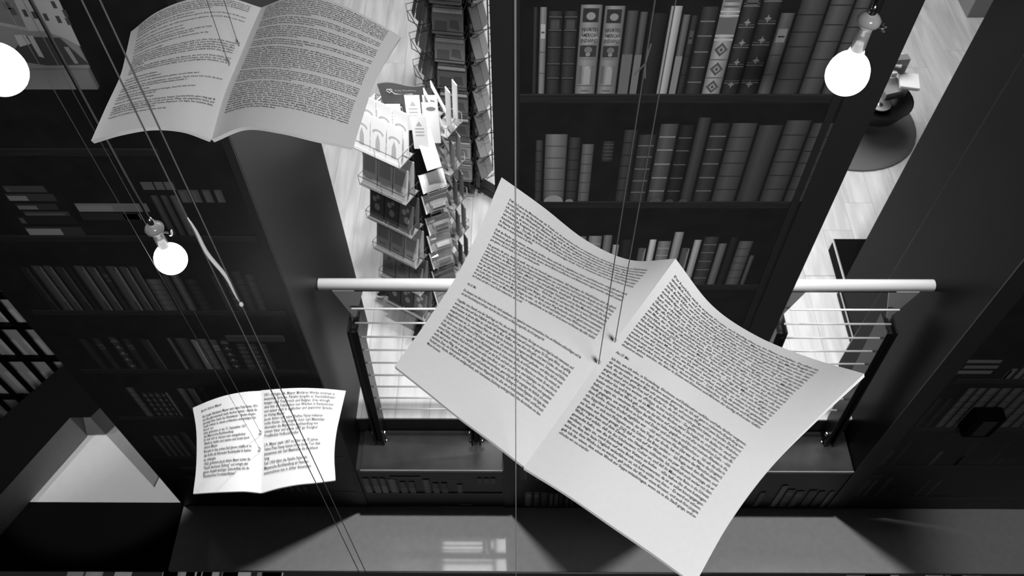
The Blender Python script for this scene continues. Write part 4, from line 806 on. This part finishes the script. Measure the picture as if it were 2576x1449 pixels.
# text on the pages and sign
def realise_text():
    objs = []
    for sp in SPINES: objs.append((('spine',)+sp, None, textmesh(sp[0], 1.0, .02)))
    for job in TXT_JOBS:
        if job[0] == 'sign': objs.append((job, None, textmesh(job[1], .0125))); continue
        spec = job[1]; L = blocks_to_lines(spec['blocks'], spec['n'])
        tot = sum(x_ if isinstance(x_, (int, float)) else 1 for x_ in L); pos = 0
        for x_ in L:
            if isinstance(x_, (int, float)): pos += x_; continue
            if x_[0].strip(): objs.append((job, (pos/tot, 1./tot, x_[0], x_[1]), textmesh(x_[0], 1.0, spec.get('w', .012))))
            pos += 1
    bpy.context.view_layer.update(); dg = bpy.context.evaluated_depsgraph_get(); acc = {}
    WMAX = {}
    for job, info, o in objs:
        if job[0] == 'page': WMAX[id(job[3])] = max(WMAX.get(id(job[3]), 0), o.evaluated_get(dg).dimensions.x)
    for job, info, o in objs:
        me = bpy.data.meshes.new_from_object(o.evaluated_get(dg)); nv = len(me.vertices)
        co = np.empty(nv*3); me.vertices.foreach_get('co', co); co = co.reshape(-1, 3)
        fs = [tuple(p.vertices) for p in me.polygons]
        if job[0] == 'spine':
            _, tx, par, p, w_, h_ = job; sx = w_/co[:, 0].max(); sz = h_/.75
            mb = MB(); mb.add([(p[0]+c[0]*sx, p[1], p[2]+c[1]*sz) for c in co], fs); tag(mb.build('printed_text', g(.10), parent=par), kind='stuff')
        elif job[0] == 'sign':
            p = job[3]; mb = MB(); mb.add([(p[0]+c[0], p[1], p[2]+c[1]) for c in co], fs); tag(mb.build('printed_text', g(.30), parent=job[2]), kind='stuff')
        elif nv:
            spec, P = job[1], job[3]; key = id(P)
            frac0, fh, txt, isfull = info
            ref = spec.get('ragged'); wtxt = co[:, 0].max()
            if ref: scx = (spec['a1']-spec['a0'])/WMAX[key]
            elif isfull: scx = (spec['a1']-spec['a0'])/wtxt
            else: scx = min((spec['a1']-spec['a0'])/wtxt, (spec['a1']-spec['a0'])/(spec['n']*.535))
            A = spec['a0']+co[:, 0]*scx
            lh = (spec['b1']-spec['b0'])*fh
            B = spec['b0']+(spec['b1']-spec['b0'])*frac0+lh*(.78-co[:, 1]*.92)
            pts = P.lerp(P.T, A, B)+P.lerp(P.N, A, B)*(.0040 if spec.get('ragged') else .0012)
            acc.setdefault(key, [job, MB()])[1].add(pts.tolist(), fs)
        cu = o.data; bpy.data.objects.remove(o); bpy.data.curves.remove(cu); bpy.data.meshes.remove(me)
    for key, (job, mb) in acc.items(): tag(mb.build('printed_text', M_ink, parent=job[2]), kind='stuff')
realise_text()

# ================================================================== STRINGS
ZC = 5.29
def vline(px, py, D, zb, zt_, r, label, m=M_thread, name='hanging_string', seg=5, group=None):
    q = atD(px, py, D); mb = MB(); zb = q[2] if zb is None else zb
    mb.tube([(q[0], q[1], zb), (q[0], q[1], zt_)], r, seg)
    o = mb.build(name, m, origin=(q[0], q[1], zb), smooth=True); tag(o, label, 'string' if 'cable' not in name else 'cable', group); return o
def bookstring(px, py, Z, lab, r): 
    q = atZ(px, py, Z+.012); mb = MB(); mb.tube([(q[0], q[1], q[2]), (q[0], q[1], ZC)], r, 5)
    tag(mb.build('hanging_string', M_thread, origin=tuple(q), smooth=True), lab, 'string', 'thin strings carrying the books')
Zb2, Zb1, Zb3 = float(atD(1500, 900, 1.01)[2]), float(atD(620, 190, 1.46)[2]), float(atD(660, 1110, 2.85)[2])
bookstring(1547, 861, Zb2, 'thin string tied to the upper eye of the largest hanging book', .0006); bookstring(1506, 916, Zb2, 'thin string tied to the lower eye of the largest hanging book', .0006)
bookstring(601, 117, Zb1, 'thin string tied to the upper eye of the upper left book', .0006); bookstring(577, 166, Zb1, 'thin string tied to the lower eye of the upper left book', .0006)
bookstring(657, 1090, Zb3, 'thin string tied to the upper eye of the smallest book', .0007); bookstring(655, 1132, Zb3, 'thin string tied to the lower eye of the smallest book', .0007)
vline(1297, 700, .62, -.55, ZC, .0005, 'single taut string hanging vertically through the middle of the picture', m=mat('grey_thread', .2, .5))
# pair of thicker cords that cross the upper and the small book
qP = atD(366, 331, 1.05); qQ = atD(407, 335, 1.05)
for q, lab in ((qP, 'left grey cord of the pair crossing the upper and the small book'), (qQ, 'right grey cord of the pair crossing the upper and the small book')):
    mb = MB(); mb.tube([(q[0], q[1], -.9), (q[0], q[1], ZC)], .0011, 6); tag(mb.build('rope', M_cord, origin=(q[0], q[1], -.9), smooth=True), lab, 'rope')
# pale twisted tie between the cords
def onvert(q, py):   # point on the vertical through q seen at image row py
    lo, hi = -3., 5.
    for _ in range(50):
        z = (lo+hi)/2; p = np.array([q[0], q[1], z-H]); c = p[0]*ex+p[1]*ey-p[2]*n_; y = CY+F*c[1]/c[2]
        if c[2] > 0 and y > py: lo = z
        else: hi = z
    return np.array([q[0], q[1], z])
a, b = onvert(qP, 545), onvert(qQ, 766)
tw = empty('tied_cord_end', tuple(b), 'pale frayed cord end knotted between the pair of cords below the lit bulb', 'cord')
pts, rs = [], []
for i in range(15):
    u = i/14; p = a*(1-u)+b*u; p[0] += .004*math.sin(u*math.pi)*math.cos(u*9); pts.append(tuple(p)); rs.append(.0009+.0026*math.sin(math.pi*min(1, u*1.02))**.8)
MB().tube(pts, .002, 7, rs=rs).build('braid', mat('pale_cord', .72, .7), parent=tw, smooth=True)
MB().lathe(tuple(b), [(.001, -.006), (.0035, -.002), (.0035, .003), (.001, .007)], 8).build('knot', mat('pale_cord', .72, .7), parent=tw, smooth=True)
# small wire fork on the string in front of the upper print row
qs_ = atZ(1506, 916, Zb2+.012); q = onvert(qs_, 160)
wf_ = empty('string_crimp', tuple(q), 'tiny split cord crimp on a string before the upper row of printed spines', 'crimp')
MB().tube([tuple(q+[0, 0, .015]), tuple(q), tuple(q+[-.007, 0, -.011])], .0006, 5).build('strand', M_cord, parent=wf_)
MB().tube([tuple(q+[.002, 0, .018]), tuple(q), tuple(q+[.0015, 0, -.014])], .0006, 5).build('strand', M_cord, parent=wf_)

# ================================================================== BULBS
def bulb(px, py, D, r, label, long_=1.0, lit=True):
    c = Vector(atD(px, py, D)); t = empty('pendant_bulb', tuple(c), label, 'lamp', 'bare pendant bulbs in the void')
    prof = []
    for i in range(17):
        th = -math.pi/2+math.pi*.86*i/16; prof.append((max(.0005, r*math.cos(th)), r*math.sin(th)*(1 if th < 0 else 1.0+.25*long_)))
    zt_ = prof[-1][1]; rt = .014
    prof += [(rt, zt_+.010*long_+.004)]
    MB().lathe(tuple(c), prof, 28).build('globe', M_glow, parent=t, smooth=True)
    z1 = zt_+.012*long_+.004
    MB().lathe(tuple(c), [(.013, z1), (.0125, z1+.045), (.013, z1+.05)], 16).build('neck', M_frost, parent=t, smooth=True)
    MB().lathe(tuple(c), [(.013, z1+.05), (.021, z1+.058), (.022, z1+.066), (.016, z1+.074), (.006, z1+.080)], 18).build('glass_collar', M_frost, parent=t, smooth=True)
    MB().lathe(tuple(c), [(.007, z1+.035), (.008, z1+.09), (.004, z1+.10)], 12).build('socket', M_chrome, parent=t, smooth=True)
    mb = MB(); mb.tube([(c.x+.012, c.y, c.z+z1+.052), (c.x+.030, c.y, c.z+z1+.048)], .0025, 8); mb.lathe((c.x+.030, c.y, c.z+z1+.048), [(.002, 0), (.008, .001), (.008, .005), (.002, .006)], 12, ax=(1, 0, 0))
    mb.build('switch_knob', M_chrome, parent=t)
    mb = MB(); mb.tube([(c.x, c.y, c.z+z1+.098), (c.x, c.y, ZC)], .0035, 8)
    tag(mb.build('lamp_cable', mat('black_rubber', .015, .28), origin=(c.x, c.y, c.z+z1+.098), smooth=True), 'black cable of the '+label, 'cable')
bulb(3, 180, 1.35, .040, 'round lit bulb cut by the left edge of the picture')
bulb(430, 652, 2.0, .038, 'lit bulb hanging before the left bookcase print', .6)
bulb(2131, 188, 1.62, .041, 'lit bulb hanging before the right end of the central print', .9)
# faint extra threads beside the left bulb cable
for px, py in ((60, 100),):
    vline(px, py, 2.3, .2, ZC, .0005, 'faint thin string just left of the cable above the small book')

# ================================================================== LOWER STORE (sliver at the bottom edge)
struct(MB().box(-5, 5, -3, 1.3, -4.2, -4.1).build('floor_lower_store', M_wallgrey))
area('lower_store_light', (0, .6, -1.3), 3, 60, sy=.4)
rr = random.Random(5)
NUM = 'one two three four five six seven eight nine ten eleven twelve thirteen fourteen fifteen sixteen seventeen eighteen nineteen twenty twenty-one twenty-two twenty-three twenty-four twenty-five twenty-six'.split()
PXS = sorted(rr.uniform(170, 720) for _ in range(16))+sorted(rr.uniform(2150, 2480) for _ in range(10))
for i in range(26):
    px = PXS[i]
    q = atZ(px, 1452, -2.9); v = rr.choice([.5, .7, .85, .3])
    mb = MB().box(q[0]-.06, q[0]+.06, q[1]-.2, q[1]+.08, -2.93, -2.9)
    tag(mb.build('display_book', g(v)), ['white','pale','dark','grey'][int(v*10) % 4]+' book far below at the bottom edge, number %s from its left' % NUM[i], 'book', 'books on the table far below')
tag(MB().box(-3.6, -1.0, .3, 1.0, -2.99, -2.93).build('display_table', M_dark), 'dark display table far below at the lower left edge', 'table')
tag(MB().box(1.5, 3.6, .3, 1.0, -2.99, -2.93).build('display_table', M_dark), 'dark display table far below at the lower right edge', 'table')
